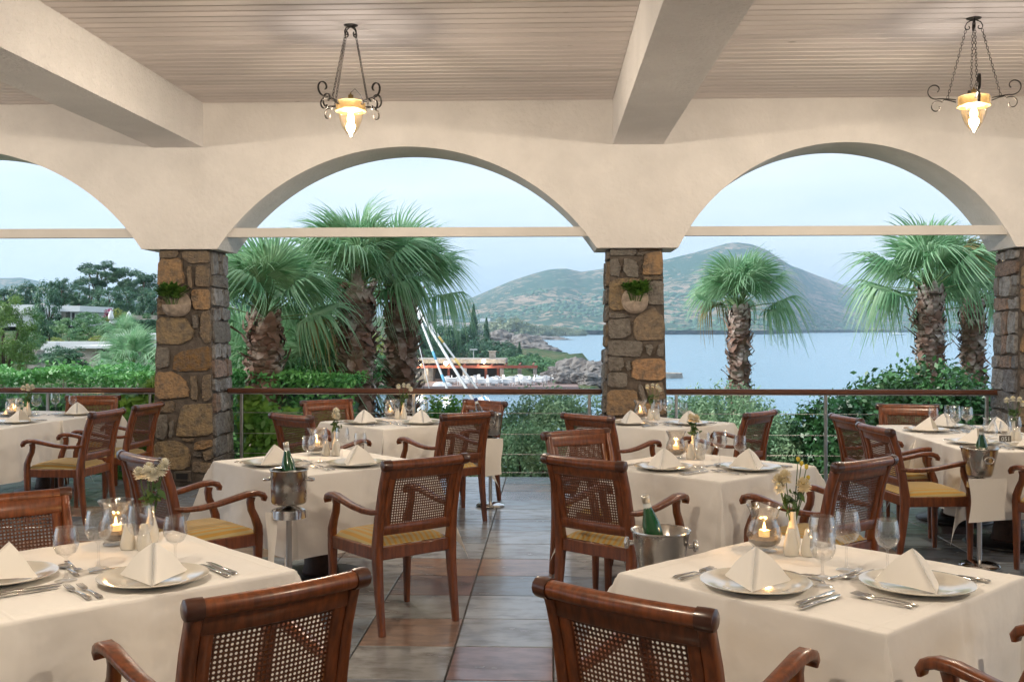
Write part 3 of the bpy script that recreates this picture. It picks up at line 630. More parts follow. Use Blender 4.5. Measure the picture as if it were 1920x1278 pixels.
def trunk_mesh(name, h, r0, r1, seed, limbs=4, spread=1.0, mat='bark', lean=0.15):
    q = random.Random(seed); mb = MB(); pts = []; x = y = 0
    for i in range(6):
        t = i / 5; x += q.uniform(-1, 1) * lean * h * .12; y += q.uniform(-1, 1) * lean * h * .12; pts.append((x if i else 0, y if i else 0, h * t))
    mb.tube(pts, [lerp(r0, r1, i / 5) for i in range(6)], 7)
    for k in range(limbs):
        a = q.uniform(0, 6.28); b = pts[q.choice((2, 3, 4))]; e = spread * q.uniform(.6, 1)
        mb.tube([b, (b[0] + math.cos(a) * e * .45, b[1] + math.sin(a) * e * .45, b[2] + h * .22), (b[0] + math.cos(a) * e, b[1] + math.sin(a) * e, b[2] + h * .5)], [r1 * .9, r1 * .6, r1 * .25], 5)
    return mb.mesh(name, M[mat], True)
# far trees share a few crowns; each tree is its own object turned and scaled
CR = {'dark': [crown_mesh('crown', M['dkleaf'], 10 + i, 5200, 60, 1.0, 1.0, 0.055, fill=.3, crad=.27) for i in range(3)],
      'euc': [crown_mesh('crown', M['eucleaf'], 20 + i, 5200, 26, 1.0, 0.8, 0.052, fill=.55, crad=.30) for i in range(3)],
      'mid': [crown_mesh('crown', M['midleaf'], 30 + i, 4200, 60, 1.0, 0.75, 0.055, fill=.5, crad=.25, flat=.5) for i in range(3)],
      'lime': [crown_mesh('crown', M['limeleaf'], 40, 3600, 50, 1.0, 0.75, 0.055, fill=.5, crad=.25, flat=.5)],
      'pine': [crown_mesh('crown', M['pine'], 50, 15000, 90, 1.0, 1.15, 0.045, asp=.22, fill=.3, crad=.22)],
      'tam': [crown_mesh('crown', M['tamarisk'], 60, 3000, 40, 1.0, 0.55, 0.06, fill=.4, crad=.3, flat=.4)],
      'con': []}
def conifer(seed):
    r = np.random.default_rng(seed); n = 4200; z = r.uniform(0, 1, n) ** 1.25; a = r.uniform(0, 6.28, n); k = (1 - z) ** .8 * r.uniform(.35, 1, n) * (1 + .35 * np.sin(a * 3 + z * 22 + seed))
    P = np.stack([np.cos(a) * k * .42, np.sin(a) * k * .42, z * 2.0 - 0.7 - k * .12], 1); Nn = np.stack([np.cos(a), np.sin(a), np.full(n, .6)], 1)
    V, F = leaf_quads(P, Nn, .05, r, .4); return np_mesh('crown', V, F, M['dkleaf'])
CR['con'] = [conifer(70), conifer(71)]
TRK = [trunk_mesh('trunk', 1.0, .06, .035, 80 + i, 4, .45) for i in range(3)]
_tr = random.Random(5)
def tree(kind, u, v, d, rad, label, hz=1.0, group=None, name='tree', cat='tree', bush=False):
    """crown centre seen at bearing u, v at distance d (m), crown radius rad (m)"""
    c = at(u, v, d); base = min(gz(u, d), c.z - rad * .5)
    t = thing(name, label, cat, (c.x, c.y, base), 0, group); rz = _tr.uniform(0, 6.28)
    if bush:
        obj('foliage', _tr.choice(CR[kind]), t, (0, 0, c.z - base), (0, 0, rz), (rad, rad, rad * hz))
        obj('stem', TRK[0], t, (0, 0, -.1), (0, 0, rz), (rad * .6, rad * .6, max(.1, c.z - base)))
    else:
        obj('crown', _tr.choice(CR[kind]), t, (0, 0, c.z - base), (0, 0, rz), (rad, rad, rad * hz))
        h = max(.4, c.z - base + rad * hz * .15); obj('trunk', _tr.choice(TRK), t, (0, 0, -.2), (0, 0, rz), (rad * 1.2, rad * 1.2, h + .2))
    return t
# ---- trees and shrubs of the slope seen over the hedge
LB = 'wooded slope trees'
for a in [('dark', 8, 560, 95, 1.15, 'dark tree at the picture edge behind the white roof', 1.0), ('dark', 48, 552, 100, 1.49, 'dark rounded tree between the edge tree and tall dark cypress', .9),
          ('dark', 92, 580, 62, 1.03, 'tall dark cypress-like tree in front of the white villa', 1.9), ('dark', 116, 545, 92, 1.21, 'dark tree rising just behind the tall cypress-like tree', 1.0),
          ('dark', 148, 552, 95, 1.41, 'dark tree above the flat white villa roof', .9), ('euc', 183, 512, 105, 2.38, 'tall umbrella-crowned eucalyptus standing highest on the slope', .62),
          ('euc', 168, 538, 104, 1.55, 'eucalyptus side crown just under the tallest umbrella crown', .8), ('dark', 205, 565, 90, 1.61, 'broad dark tree behind the pair of closed parasols', .9),
          ('euc', 243, 525, 108, 1.95, 'second eucalyptus with layered crown beside the tallest one', .85), ('euc', 268, 533, 106, 1.90, 'eucalyptus nearest the vine pillar on the slope', .9),
          ('dark', 284, 570, 90, 1.35, 'dark tree touching the vine pillar edge', 1.2), ('dark', 238, 565, 100, 1.67, 'dark tree filling below the second eucalyptus', .9), ('dark', 165, 580, 92, 0.77, 'small dark tree at the end of the villa roof', .8)]:
    tree(a[0], a[1], a[2], a[3], a[4], a[5], a[6], LB)
SB = 'slope shrubs'
for a in [('mid', 165, 598, 66, 0.79, 'blue-green shrub in front of the villa end', .8), ('lime', 226, 590, 72, 0.64, 'yellow-green flowering shrub between the closed parasols', .9), ('lime', 199, 598, 72, 0.30, 'small yellow-green shrub beside the taller closed parasol', .9),
          ('mid', 130, 612, 55, 0.82, 'grey-green shrub below the white villa', .8), ('mid', 172, 610, 52, 0.78, 'round green shrub in the middle of the slope', .9), ('mid', 150, 628, 48, 0.63, 'low green shrub above the curving white wall', .7),
          ('mid', 205, 622, 48, 0.71, 'loose grey-green shrub under the parasol terrace', .8), ('mid', 235, 622, 46, 0.55, 'pale shrub at the end of the clipped dark hedge', .8), ('mid', 276, 593, 76, 0.37, 'small round shrub on the stone terrace wall', .8),
          ('mid', 60, 640, 36, 0.47, 'shaded shrub between the pine and the white wall', .9), ('dark', 120, 672, 33, 0.79, 'dense blue-green mounded shrub before the rubble wall', .55), ('dark', 205, 680, 33, 0.28, 'small dark shrub at the foot of the low fan palm', .7),
          ('lime', 190, 637, 44, 0.47, 'bright green shrub on the flat white roof edge', .5), ('mid', 50, 675, 30, 0.36, 'dull green shrub beside the short rubble wall', .7), ('lime', 97, 640, 44, 0.47, 'yellow-green low plant at the end of white wall', .5)]:
    tree(a[0], a[1], a[2], a[3], a[4], a[5], a[6], SB, 'shrub', 'shrub', True)
pt = tree('pine', 4, 632, 24, .82, 'light green pine with bare grey branch at the picture edge', 1.1, None, 'pine_tree')
# ---- trees and shrubs seen between the palm trunks
GB = 'bay garden trees'
for i, a in enumerate([('dark', 455, 588, 120, 5.5, 'dark tree behind the vine pillar crown gap'), ('euc', 560, 612, 150, 6.0, 'grey-green tree above the bay garden'), ('dark', 528, 632, 130, 4.0, 'dark tree just above the dense bay thicket'),
          ('mid', 590, 648, 140, 4.5, 'broad olive-green tree left of the centre palm trunk'), ('dark', 620, 632, 190, 5.5, 'far dark tree beside the centre palm trunk'), ('mid', 560, 665, 115, 2.6, 'rounded green shrub above the clipped bush'),
          ('lime', 635, 650, 130, 3.0, 'yellow-green tree touching the centre palm trunk'), ('mid', 602, 683, 105, 3.2, 'low grey-green thicket above the shore road'), ('lime', 700, 655, 130, 3.0, 'light green tree between the two thick palm trunks'),
          ('mid', 700, 690, 110, 2.8, 'green shrub low between the two thick palm trunks'), ('dark', 470, 630, 80, 2.4, 'dark shrub behind the slim palm trunk'), ('mid', 545, 652, 90, 1.5, 'bright green round shrub by the white house corner'),
          ('mid', 622, 705, 92, 1.2, 'clipped round bush by the shore road')]):
    tree(a[0], a[1], a[2], a[3], a[4], a[5], .8, GB, 'tree' if a[4] > 2.5 else 'shrub', 'tree' if a[4] > 2.5 else 'shrub', a[4] <= 2.5)
PB = 'trees behind the beach pavilion'
ORD = ['first', 'second', 'third', 'fourth', 'fifth', 'sixth', 'seventh', 'eighth', 'ninth', 'tenth', 'eleventh', 'twelfth', 'thirteenth', 'fourteenth', 'fifteenth']; _seq = {}
for i, (k, u, v, d, rad, hz) in enumerate(sorted([('dark', 792, 660, 175, 4.2, .8), ('dark', 815, 640, 200, 4.2, .9), ('dark', 842, 648, 190, 4.6, .9), ('con', 888, 640, 190, 4.0, 1.3), ('dark', 866, 645, 205, 4.0, .9), ('con', 912, 648, 185, 3.2, 1.2), ('dark', 900, 662, 178, 3.6, .8),
                    ('dark', 935, 664, 172, 3.2, .8), ('dark', 955, 672, 165, 2.6, .8), ('con', 974, 668, 165, 1.8, 1.0), ('dark', 780, 630, 240, 5, .9), ('mid', 985, 678, 160, 2.6, .6), ('mid', 1005, 682, 156, 2.6, .6), ('mid', 1030, 690, 150, 2.8, .6), ('mid', 1052, 690, 152, 2.8, .6), ('mid', 1075, 692, 152, 2.6, .6), ('mid', 1095, 695, 152, 2.0, .6), ('dark', 1000, 672, 175, 1.6, .7), ('mid', 960, 684, 150, 2.2, .6)], key=lambda q: q[1])):
    tree(k, u, v, d, rad, ORD[_seq.setdefault('e', iter(range(30))).__next__()] + ' dark evergreen counted from the palm trunks, behind the beach pavilion' if k != 'mid' else ORD[_seq.setdefault('b', iter(range(30))).__next__()] + ' low coastal bush counted from the pavilion end', hz, PB if k != 'mid' else 'coastal bushes by the rocks', 'tree' if k != 'mid' else 'shrub', 'tree' if k != 'mid' else 'shrub', k == 'mid')
for i, (u, v, d, rad) in enumerate([(900, 619, 900, 13), (925, 618, 900, 15), (955, 617, 880, 22), (1010, 621, 1100, 16), (1030, 621, 1120, 15), (1060, 623, 1150, 15), (1085, 623, 1180, 10)]):
    tree('tam', u, v + 2, d, rad, ORD[i] + ' pale tamarisk on the far shore, counted from the palms', .8, 'far shore tamarisks', 'tree', 'tree', False)

# ------------------------------------------------------------------ fan palms
def frond_mesh(name, seed, droop, pet, fan, nseg=44, span=250, mat='frond'):
    r = random.Random(seed); mb = MB()
    rows = [0.0, .25, .5, .68, .84, 1.0]
    for i in range(nseg):
        a = R(-span / 2 + span * i / (nseg - 1) + r.uniform(-2, 2)); L = fan * (0.72 + 0.28 * math.cos(a * .7)) * r.uniform(.9, 1.08)
        dx, dy = math.sin(a), math.cos(a); nx, ny = dy, -dx
        hw = R(span / nseg) * .56; vs_ = []
        dk = droop * r.uniform(.45, 1.9); tw = r.uniform(-.25, .25)
        for t in rows:
            rr = L * t; w = min(rr * hw, L * .5 * hw) * (1 if t <= .45 else max(.05, (1 - t) / .55)) * 1.02 + .001
            sag = dk * L * max(0, t - .42) ** 1.7 * 1.9; sh = 1 - .35 * dk * max(0, t - .42)
            z = -sag + .10 * fan * t * (1 - .5 * abs(a)); fold = .25 * w
            cx, cy = dx * rr * sh, pet + dy * rr * sh
            vs_ += [(cx - nx * w, cy - ny * w, z - fold), (cx, cy + tw * 0, z + fold), (cx + nx * w, cy + ny * w, z - fold)]
        fs_ = []
        for k in range(len(rows) - 1):
            b = k * 3; fs_ += [(b, b + 1, b + 4, b + 3), (b + 1, b + 2, b + 5, b + 4)]
        mb.add(vs_, fs_)
    nb = len(mb.f)
    pts = [(0, pet * t, -.10 * pet * droop * (t ** 2)) for t in (0, .33, .66, 1)]
    z1 = pts[-1][2]
    mb.v = [(x, y, z + z1) for x, y, z in mb.v]
    mb.sweep(pts, (1, 0, 0), [.055, .04, .032, .026], [.03, .022, .018, .014])
    me = bpy.data.meshes.new(name); me.from_pydata(mb.v, [], mb.f); me.materials.append(M[mat]); me.materials.append(M['petiole'])
    mi = [0] * nb + [1] * (len(mb.f) - nb); me.polygons.foreach_set('material_index', mi); me.update(); return me
FR = [frond_mesh('frond', 1, .35, .75, .86), frond_mesh('frond', 2, .75, .85, .90), frond_mesh('frond', 3, 1.1, .85, .92), frond_mesh('frond', 4, 1.35, .85, .88), frond_mesh('frond', 5, 1.0, .8, .90, 40, 265), frond_mesh('frond', 6, .55, .7, .80)]
FR_DRY = frond_mesh('frond', 7, 1.3, .8, .7, 30, 220, 'frond_dry')
def trunk_with_boots(name, h, r0, r1, seed, z_smooth):
    r = random.Random(seed); prof = []
    for i in range(15):
        t = i / 14; rr = lerp(r0, r1, t) * (1 + .06 * math.sin(i * 2.1 + seed)); prof.append((rr * (1 if i < 14 else .6), h * t))
    core = MB().lathe(prof, 14).mesh('trunk', M['palm_trunk'], True)
    mb = MB(); z = z_smooth; k = 0
    while z < h + .02:
        t = z / h; rr = lerp(r0, r1, t); nn = 9
        for j in range(nn):
            a = 2 * math.pi * (j + .5 * (k % 2)) / nn + r.uniform(-.2, .2); L = r.uniform(.10, .22) * (1 + (r.random() < .12) * .8); w = r.uniform(.055, .09); op = r.uniform(.35, 1.05) * (1 - .5 * ss(.82, 1, t))
            if r.random() < .06: continue
            ca, sa = math.cos(a), math.sin(a); up = 1 if r.random() < .72 else -1
            def Q(s, o, u_): return ((rr * .93 + o) * ca - s * sa, (rr * .93 + o) * sa + s * ca, z + u_ * up)
            ox, uz = L * math.sin(op), L * math.cos(op)
            cu = r.uniform(-.03, .05)
            mb.add([Q(-w, 0, 0), Q(w, 0, 0), Q(w * .8, ox * .55 + cu, uz * .6), Q(-w * .8, ox * .55 + cu, uz * .6), Q(w * r.uniform(.1, .6), ox, uz), Q(-w * r.uniform(.1, .6), ox * 1.05, uz * .92), Q(0, .03 + ox * .2, uz * .2)],
                   [(0, 1, 6), (0, 6, 3), (1, 2, 6), (6, 2, 3), (3, 2, 4, 5)])
        z += r.uniform(.052, .075); k += 1
    me = bpy.data.meshes.new('leaf_bases'); me.from_pydata(mb.v, [], mb.f); me.materials.append(M['boot']); me.update()
    return core, me
def palm(u, v, d, label, nf, rad_k, r0, r1, seed, smooth_from, lean=0, top_k=1.0, dry=1, cat='palm', low=False):
    """crown heart seen at bearing u, v"""
    c = at(u, v, d); base = gz(u, d) - .2; h = c.z - base
    t = thing('fan_palm', label, 'palm tree', (c.x, c.y, base), 0, 'fan palms')
    r = random.Random(seed)
    if not low:
        core, boots = trunk_with_boots('trunk', h, r0, r1, seed, max(.2, smooth_from - base)); obj('trunk', core, t); b = obj('leaf_bases', boots, t); b['kind'] = 'stuff'
    for i in range(nf):
        f = (i + .5) / nf; az = i * 2.39996 + seed + r.uniform(-.25, .25)
        el = lerp(84, 2, f ** .8) + r.uniform(-7, 7) if not low else lerp(80, 5, f) + r.uniform(-6, 6)
        if not low and el < 34 and math.cos(az) < -.25: el = r.uniform(34, 60)
        me = FR[0] if el > 55 else FR[5] if el > 42 else FR[1] if el > 20 else r.choice((FR[2], FR[4])) if el > -8 else FR[3]
        if dry and f > .93 and r.random() < .5: me = FR_DRY
        k = rad_k * r.uniform(.88, 1.1) * (top_k if el > 40 else 1)
        E_ = Euler((R(el), r.uniform(-.3, .3), az), 'XYZ').to_matrix() if False else (Matrix.Rotation(az, 3, 'Z') @ Matrix.Rotation(R(el), 3, 'X') @ Matrix.Rotation(r.uniform(-.35, .35), 3, 'Y'))
        rad_off = .05
        o = obj('frond', me, t, (math.sin(-az) * -rad_off * 0, 0, h - .05 + .10 * math.sin(R(max(el, 0)))), E_.to_euler(), k)
    return t
palm(497, 596, 13.5, 'fan palm with slim brown trunk beside the vine pillar', 23, .80, .20, .20, 3, -3)
palm(668, 540, 14.5, 'thick-trunked fan palm in the middle arch, its crown the tallest', 29, .82, .25, .23, 11, -1.25, dry=0)
palm(752, 548, 15.6, 'thick-trunked fan palm just beside the tallest palm', 27, .80, .24, .22, 23, -1.4, dry=0)
palm(1386, 578, 23.5, 'lone fan palm standing against the sea under the last arch', 26, .97, .21, .21, 31, -.7)
palm(1744, 546, 20.0, 'fan palm with grey bare lower trunk before the sailing boat', 26, 1.03, .22, .23, 41, .2)
palm(1824, 572, 21.5, 'shorter fan palm next to the grey stone pillar', 24, .95, .21, .21, 53, -1.2)
palm(250, 690, 21, 'low bushy fan palm behind the hedge', 20, .58, .2, .2, 61, 0, low=True, dry=0)
palm(236, 632, 30, 'small fan palm in front of the flat white roof', 14, .45, .2, .2, 67, 0, low=True, dry=0)
palm(565, 735, 15, 'low fan palm between the slim trunk and the tallest palm', 18, .95, .2, .2, 71, 0, low=True, dry=1)
palm(455, 715, 15.5, 'low fan palm in the shade beside the slim trunk', 16, .9, .2, .2, 79, 0, low=True, dry=0)

# ------------------------------------------------------------------ hedge, near shrubs, vines
def shell_bush(name, mat, seed, n, size, fn, asp=.5, jit=.9):
    """leaves over and just inside an uneven body; fn maps random triples to points and normals"""
    r = np.random.default_rng(seed); P, Nn = fn(r, n); V, F = leaf_quads(P, Nn, size, r, asp, jit); return np_mesh(name, V, F, mat)
def hedge_pts(lx, ly, lz, amp=.14):
    def fn(r, n):
        k = r.uniform(0, 1, n); P = np.stack([r.uniform(-.5, .5, n) * lx, r.uniform(-.5, .5, n) * ly, r.uniform(0, 1, n) * lz], 1); N = np.zeros((n, 3))
        top = k < .55; P[top, 2] = lz - np.abs(r.normal(0, .07, top.sum())); N[top, 2] = 1
        fr = (k >= .55) & (k < .92); P[fr, 1] = -ly / 2 + np.abs(r.normal(0, .10, fr.sum())); N[fr, 1] = -1
        bk = k >= .92; P[bk, 1] = ly / 2; N[bk, 1] = 1
        w = amp * (np.sin(P[:, 0] * 2.3) * .5 + np.sin(P[:, 0] * 5.9 + P[:, 1] * 3) * .35 + np.sin(P[:, 0] * 13 + P[:, 1] * 9) * .3); P[:, 2] += w * (P[:, 2] / lz); P[:, 1] += w * .8 * (N[:, 1] != 0)
        sp = r.uniform(0, 1, n) < .02; P[sp, 2] += r.uniform(0, .16, sp.sum()); return P, N + np.array([0, -.2, .4])
    return fn
hd = thing('hedge', 'long clipped bright green hedge behind the railing', 'hedge', (at(75, 700, 14.6).x, 14.4, -1.4))
obj('foliage', shell_bush('foliage', M['hedge'], 1, 46000, .038, hedge_pts(9.5, 2.6, 2.42, .07)), hd)
MB().box((0, 0, 1.05), (9.2, 2.2, 2.05), ch=.1).build('woody_core', M['dkleaf'], hd)
def dome_pts(rx, ry, rz, seed, fill=.78, low=-.55):
    ph = np.random.default_rng(seed).uniform(0, 6.28, 6)
    def fn(r, n):
        D = r.normal(0, 1, (n, 3)); D[:, 2] = np.where(D[:, 2] < low, -D[:, 2], D[:, 2]); D /= np.linalg.norm(D, axis=1, keepdims=True)
        a = np.arctan2(D[:, 1], D[:, 0]); lump = 1 + .10 * np.sin(a * 4 + ph[0] + D[:, 2] * 3) + .07 * np.sin(a * 9 + ph[1] + D[:, 2] * 8) + .06 * np.sin(D[:, 2] * 13 + ph[2] + a * 5) + .05 * np.sin(a * 21 + D[:, 2] * 17)
        k = r.uniform(fill, 1.02, n) * lump; sp = r.uniform(0, 1, n) < .03; k[sp] *= r.uniform(1.02, 1.10, sp.sum()); return D * k[:, None] * np.array([rx, ry, rz]), D
    return fn
def near_bush(label, mat, u, vtop, d, rx, ry, rz, n, size, seed, asp=.5, core=.72):
    top = at(u, vtop, d); zc = top.z - rz
    t = thing('shrub', label, 'shrub', (top.x, top.y, zc), 0, 'shrubs beyond the railing')
    obj('foliage', shell_bush('foliage', mat, seed, n, size, dome_pts(rx, ry, rz, seed), asp), t)
    r = random.Random(seed); mb = MB(); g0 = gz(u, d) - zc - .1
    for k in range(7):
        a = r.uniform(0, 6.28); mb.tube([(0, 0, g0), (math.cos(a) * rx * .3, math.sin(a) * ry * .3, lerp(g0, 0, .6)), (math.cos(a) * rx * .6, math.sin(a) * ry * .6, rz * r.uniform(.1, .4))], [.04, .03, .012], 5)
    mb.build('stem', M['bark'], t)
near_bush('grey-green bush behind the railing beside the round-planter pillar', M['olive'], 1040, 742, 14.5, 1.0, .9, 1.15, 26000, .030, 101, .38)
near_bush('low grey-green bush nearest the floor edge beside the aisle', M['olive'], 985, 800, 13.0, .55, .5, .6, 9000, .028, 103, .38)
near_bush('broad grey-green bush under the lone palm', M['olive'], 1345, 742, 14.8, 1.25, 1.0, 1.3, 34000, .030, 105, .38)
near_bush('lower slope of grey-green bush behind the middle table', M['olive'], 1440, 780, 14.0, .75, .7, .9, 14000, .030, 107, .38)
near_bush('big dark glossy shrub behind the long table', M['gloss'], 1745, 702, 14.2, 1.55, 1.0, 1.5, 26000, .042, 109, .55)
near_bush('dark glossy shrub spreading towards the grey bush', M['gloss'], 1585, 745, 13.6, .75, .7, 1.0, 9000, .042, 111, .55)
near_bush('loose green shrub before the water behind the palm-side table', M['vine'], 840, 752, 15.5, .65, .5, .8, 5000, .034, 113, .5)
def vine(label, loc, pts, n, seed, size=.06):
    t = thing('climbing_vine', label, 'vine', loc, 0, 'vines at the pillar'); r = np.random.default_rng(seed); C = []; N = []
    mb = MB()
    for (x, y, z, rad, w) in pts:
        k = int(n * w); D = r.normal(0, 1, (k, 3)); D /= np.linalg.norm(D, axis=1, keepdims=True); C.append(np.array([x, y, z]) + D * rad * r.uniform(.4, 1.05, (k, 1)) * np.array([1, .6, 1])); N.append(D + np.array([0, -.8, .5]))
        mb.tube([(pts[0][0], pts[0][1], 0), (lerp(pts[0][0], x, .5) + .03, y, z * .5), (x, y, z)], [.010, .008, .004], 5)
    V_, F_ = leaf_quads(np.concatenate(C), np.concatenate(N), size, r, .45, .6); obj('foliage', np_mesh('foliage', V_, F_, M['vine']), t); mb.build('stem', M['bark'], t, True)
vine('leafy climbing vine spilling over the handrail on the hedge side', (-4.35, 10.85, 0), [(0, 0, .35, .26, .2), (-.05, 0, .65, .28, .25), (.12, .03, .85, .22, .25), (.2, 0, 1.0, .14, .15), (-.35, -.05, .78, .16, .1), (-.55, -.12, .72, .10, .05), (-.1, 0, .15, .3, .2)], 2200, 5)
vine('leafy climbing vine beside the pillar under the palm-side railing', (-3.05, 10.92, 0), [(0, 0, .3, .28, .25), (-.08, 0, .62, .25, .25), (.25, .02, .5, .25, .22), (.5, .02, .42, .18, .15), (-.2, 0, .85, .12, .1), (.05, 0, .1, .3, .2), (.65, .04, .6, .12, .06), (.4, .02, .15, .28, .2)], 2400, 6)
# ------------------------------------------------------------------ villas, walls, beach pavilion, boats
def far_box(mb, u0, u1, v0, v1, d, depth, rz=0):
    a, b = at(u0, v1, d), at(u1, v0, d); c = (a + b) / 2; mb.box((c.x, c.y + depth / 2, c.z), (abs(b.x - a.x), depth, abs(b.z - a.z)))
def flat_house(name, label, cat, blocks):
    t = thing(name, label, cat)
    for nm, mat, u0, u1, v0, v1, d, dep in blocks:
        m = MB(); far_box(m, u0, u1, v0, v1, d, dep); m.build(nm, M[mat], t)
    return t
flat_house('villa', 'flat-roofed white villa behind the tall cypress-like tree', 'villa',
           [('roof_slab', 'white_paint', 104, 150, 573, 584, 78, 6), ('wall', 'rubble', 106, 123, 584, 612, 78.3, 5), ('wall', 'white_paint', 131, 146, 584, 612, 78.6, 5), ('window', 'dark', 123.2, 130.8, 586, 600, 79, .1), ('window', 'dark', 135, 139, 586, 600, 78.5, .08)])
flat_house('villa', 'white villa roof half hidden by pine at the picture edge', 'villa',
           [('roof_slab', 'white_paint', -40, 62, 571, 588, 74, 6), ('wall', 'white_paint', -40, 60, 588, 612, 74.3, 5), ('parapet', 'white_paint', 84, 104, 576, 584, 80, 4)])
flat_house('villa', 'low white villa with rubble front wall behind the mounded shrub', 'villa',
           [('roof_slab', 'white_paint', 138, 222, 648, 653, 38, 4.5), ('wall', 'rubble', 138, 182, 653.3, 690, 38.3, 4), ('wall', 'rubble', 182.2, 198, 661, 690, 38.2, 4), ('window', 'dark', 182.3, 198, 654, 660.6, 38.6, .1), ('rear_wall', 'white_paint', 76, 206, 640, 664, 42.6, .4), ('end_wall', 'white_paint', 76, 104, 642, 664, 42.1, .4)])
flat_house('villa', 'plain white villa block ending at the vine pillar', 'villa', [('wall', 'white_paint', 214, 300, 625, 648, 44, 6), ('coping', 'rubble', 248, 300, 637, 652, 43.6, .3)])
flat_house('garden_wall', 'short rubble wall beside the pine', 'wall', [('wall', 'rubble', 42, 70, 656, 690, 34, .5)])
flat_house('garden_wall', 'rubble terrace wall behind the clipped dark hedge', 'wall', [('wall', 'rubble', 243, 300, 591, 600, 78, .6), ('coping', 'white_paint', 204, 246, 601, 606, 70, .4)])
flat_house('garden_wall', 'white low wall behind the slim palm trunk', 'wall', [('wall', 'white_paint', 418, 466, 628, 634, 60, .5), ('wall', 'white_paint', 458, 466, 634, 650, 60, .5)])
flat_house('shore_hut', 'small hut with blue door low between the palms', 'hut', [('wall', 'rubble', 595, 660, 712, 726, 88, 3), ('door', 'rope_blue', 600, 610, 713, 722, 87.9, .08)])
ch = thing('clipped_hedge', 'clipped dark hedge on the parasol terrace', 'hedge', at(276, 618, 62)); obj('foliage', shell_bush('foliage', M['dkleaf'], 9, 5000, .13, hedge_pts(2.3, 1.2, 1.0, .05)), ch, (0, 0, -.5))
for u, v0, v1, lab in ((208, 581, 603, 'taller closed white parasol on the slope terrace'), (242, 583, 603, 'smaller closed white parasol nearer the vine pillar')):
    a, b = at(u, v1, 70), at(u, v0, 70); h = b.z - a.z; t = thing('closed_parasol', lab, 'parasol', a, 0, 'closed parasols')
    MB().lathe([(0, 0), (.03, 0), (.03, h * .3)], 8).build('pole', M['rope'], t); MB().lathe([(.03, h * .15), (.16, h * .2), (.19, h * .45), (.12, h * .8), (.05, h * .92), (.03, h), (0, h)], 10).build('canopy', M['white_paint'], t, True)
bg = thing('bougainvillea', 'magenta bougainvillea patch by the yellow-green shrub', 'shrub', at(202, 587, 71.5)); obj('foliage', crown_mesh('foliage', M['magenta'], 91, 260, 8, .5, .6, .05), bg)

PD = 134.0; DK = -5.2
def bx(mb, u0, u1, z0, z1, d, dep): a, b = at(u0, 617, d), at(u1, 617, d); mb.box(((a.x + b.x) / 2, (a.y + b.y) / 2 + dep / 2, (z0 + z1) / 2), (b.x - a.x, dep, z1 - z0))
dkm = MB(); bx(dkm, 640, 1085, -6.6, DK + .02, 121.5, 20); tag(dkm.build('beach_terrace', M['pave']), kind='structure')
pv = thing('beach_pavilion', 'open stone beach pavilion with red timber pergola and lit lamps', 'pavilion')
def pz(v, d=PD): return CAMZ + (HOR - v) / FPX * d
m = MB(); bx(m, 775, 948, pz(681), pz(673), PD, 6.5); m.build('roof', M['rubble'], pv)
m = MB(); bx(m, 775, 1008, pz(689), pz(684), PD - 1.6, .35); m.build('fascia_beam', M['redwood'], pv)
m = MB(); bx(m, 770, 945, DK, pz(681) - .02, PD + 6, .4); m.build('rear_wall', M['dark'], pv)
m = MB(); bx(m, 770, 812, DK, pz(686), PD + .4, 2.5); m.build('side_wall', M['rubble'], pv)
m = MB(); bx(m, 917, 929, pz(673) + .02, pz(660), PD + 3, 1.0); ch_ = m.build('chimney', M['rubble'], pv); m = MB(); bx(m, 915, 931, pz(660) + .003, pz(658.5), PD + 2.9, 1.2); m.build('chimney_cap', M['rubble'], ch_)
for u in (799, 871, 941, 1003, 974): m = MB(); bx(m, u - 3.6, u + 3.6, DK, pz(689) - .02, PD - 1.5 if u != 974 else PD + 6, .6); m.build('stone_post', M['rubble'], pv)
for u in (841, 911, 934): m = MB(); bx(m, u - 2.4, u + 2.4, DK, pz(690), PD + .2, .35); m.build('timber_post', M['redwood'], pv)
for k in range(9): u = 790 + k * 26; m = MB(); bx(m, u, u + 3, pz(684) + .02, pz(682), PD - 1.9, 7); m.build('rafter', M['redwood'], pv)
for u, v, e in ((786, 681, 1.0), (836, 681, .6), (907, 677, 1.0)):
    p = at(u, v, PD - 2.1); lt = thing('pavilion_lamp', {786: 'lit lamp at the palm end of the beach pavilion', 836: 'smaller lit lamp in the middle of the beach pavilion', 907: 'lit lamp under the chimney of the beach pavilion'}[u], 'lamp', p, 0, 'pavilion lamps')
    MB().lathe([(0, -.26), (.18, -.18), (.26, 0), (.18, .18), (0, .26)], 10).build('globe', M['lampdot'], lt, True); MB().tube([(0, 0, .16), (0, .3, .3)], .03, 6).build('bracket', M['iron'], lt)
    L = bpy.data.lights.new('lamp_light', 'POINT'); L.energy = 60 * e; L.color = LAMP_COL; L.shadow_soft_size = .2; lo_ = obj('lamp_light', L, lt, (0, -.5, -.2))
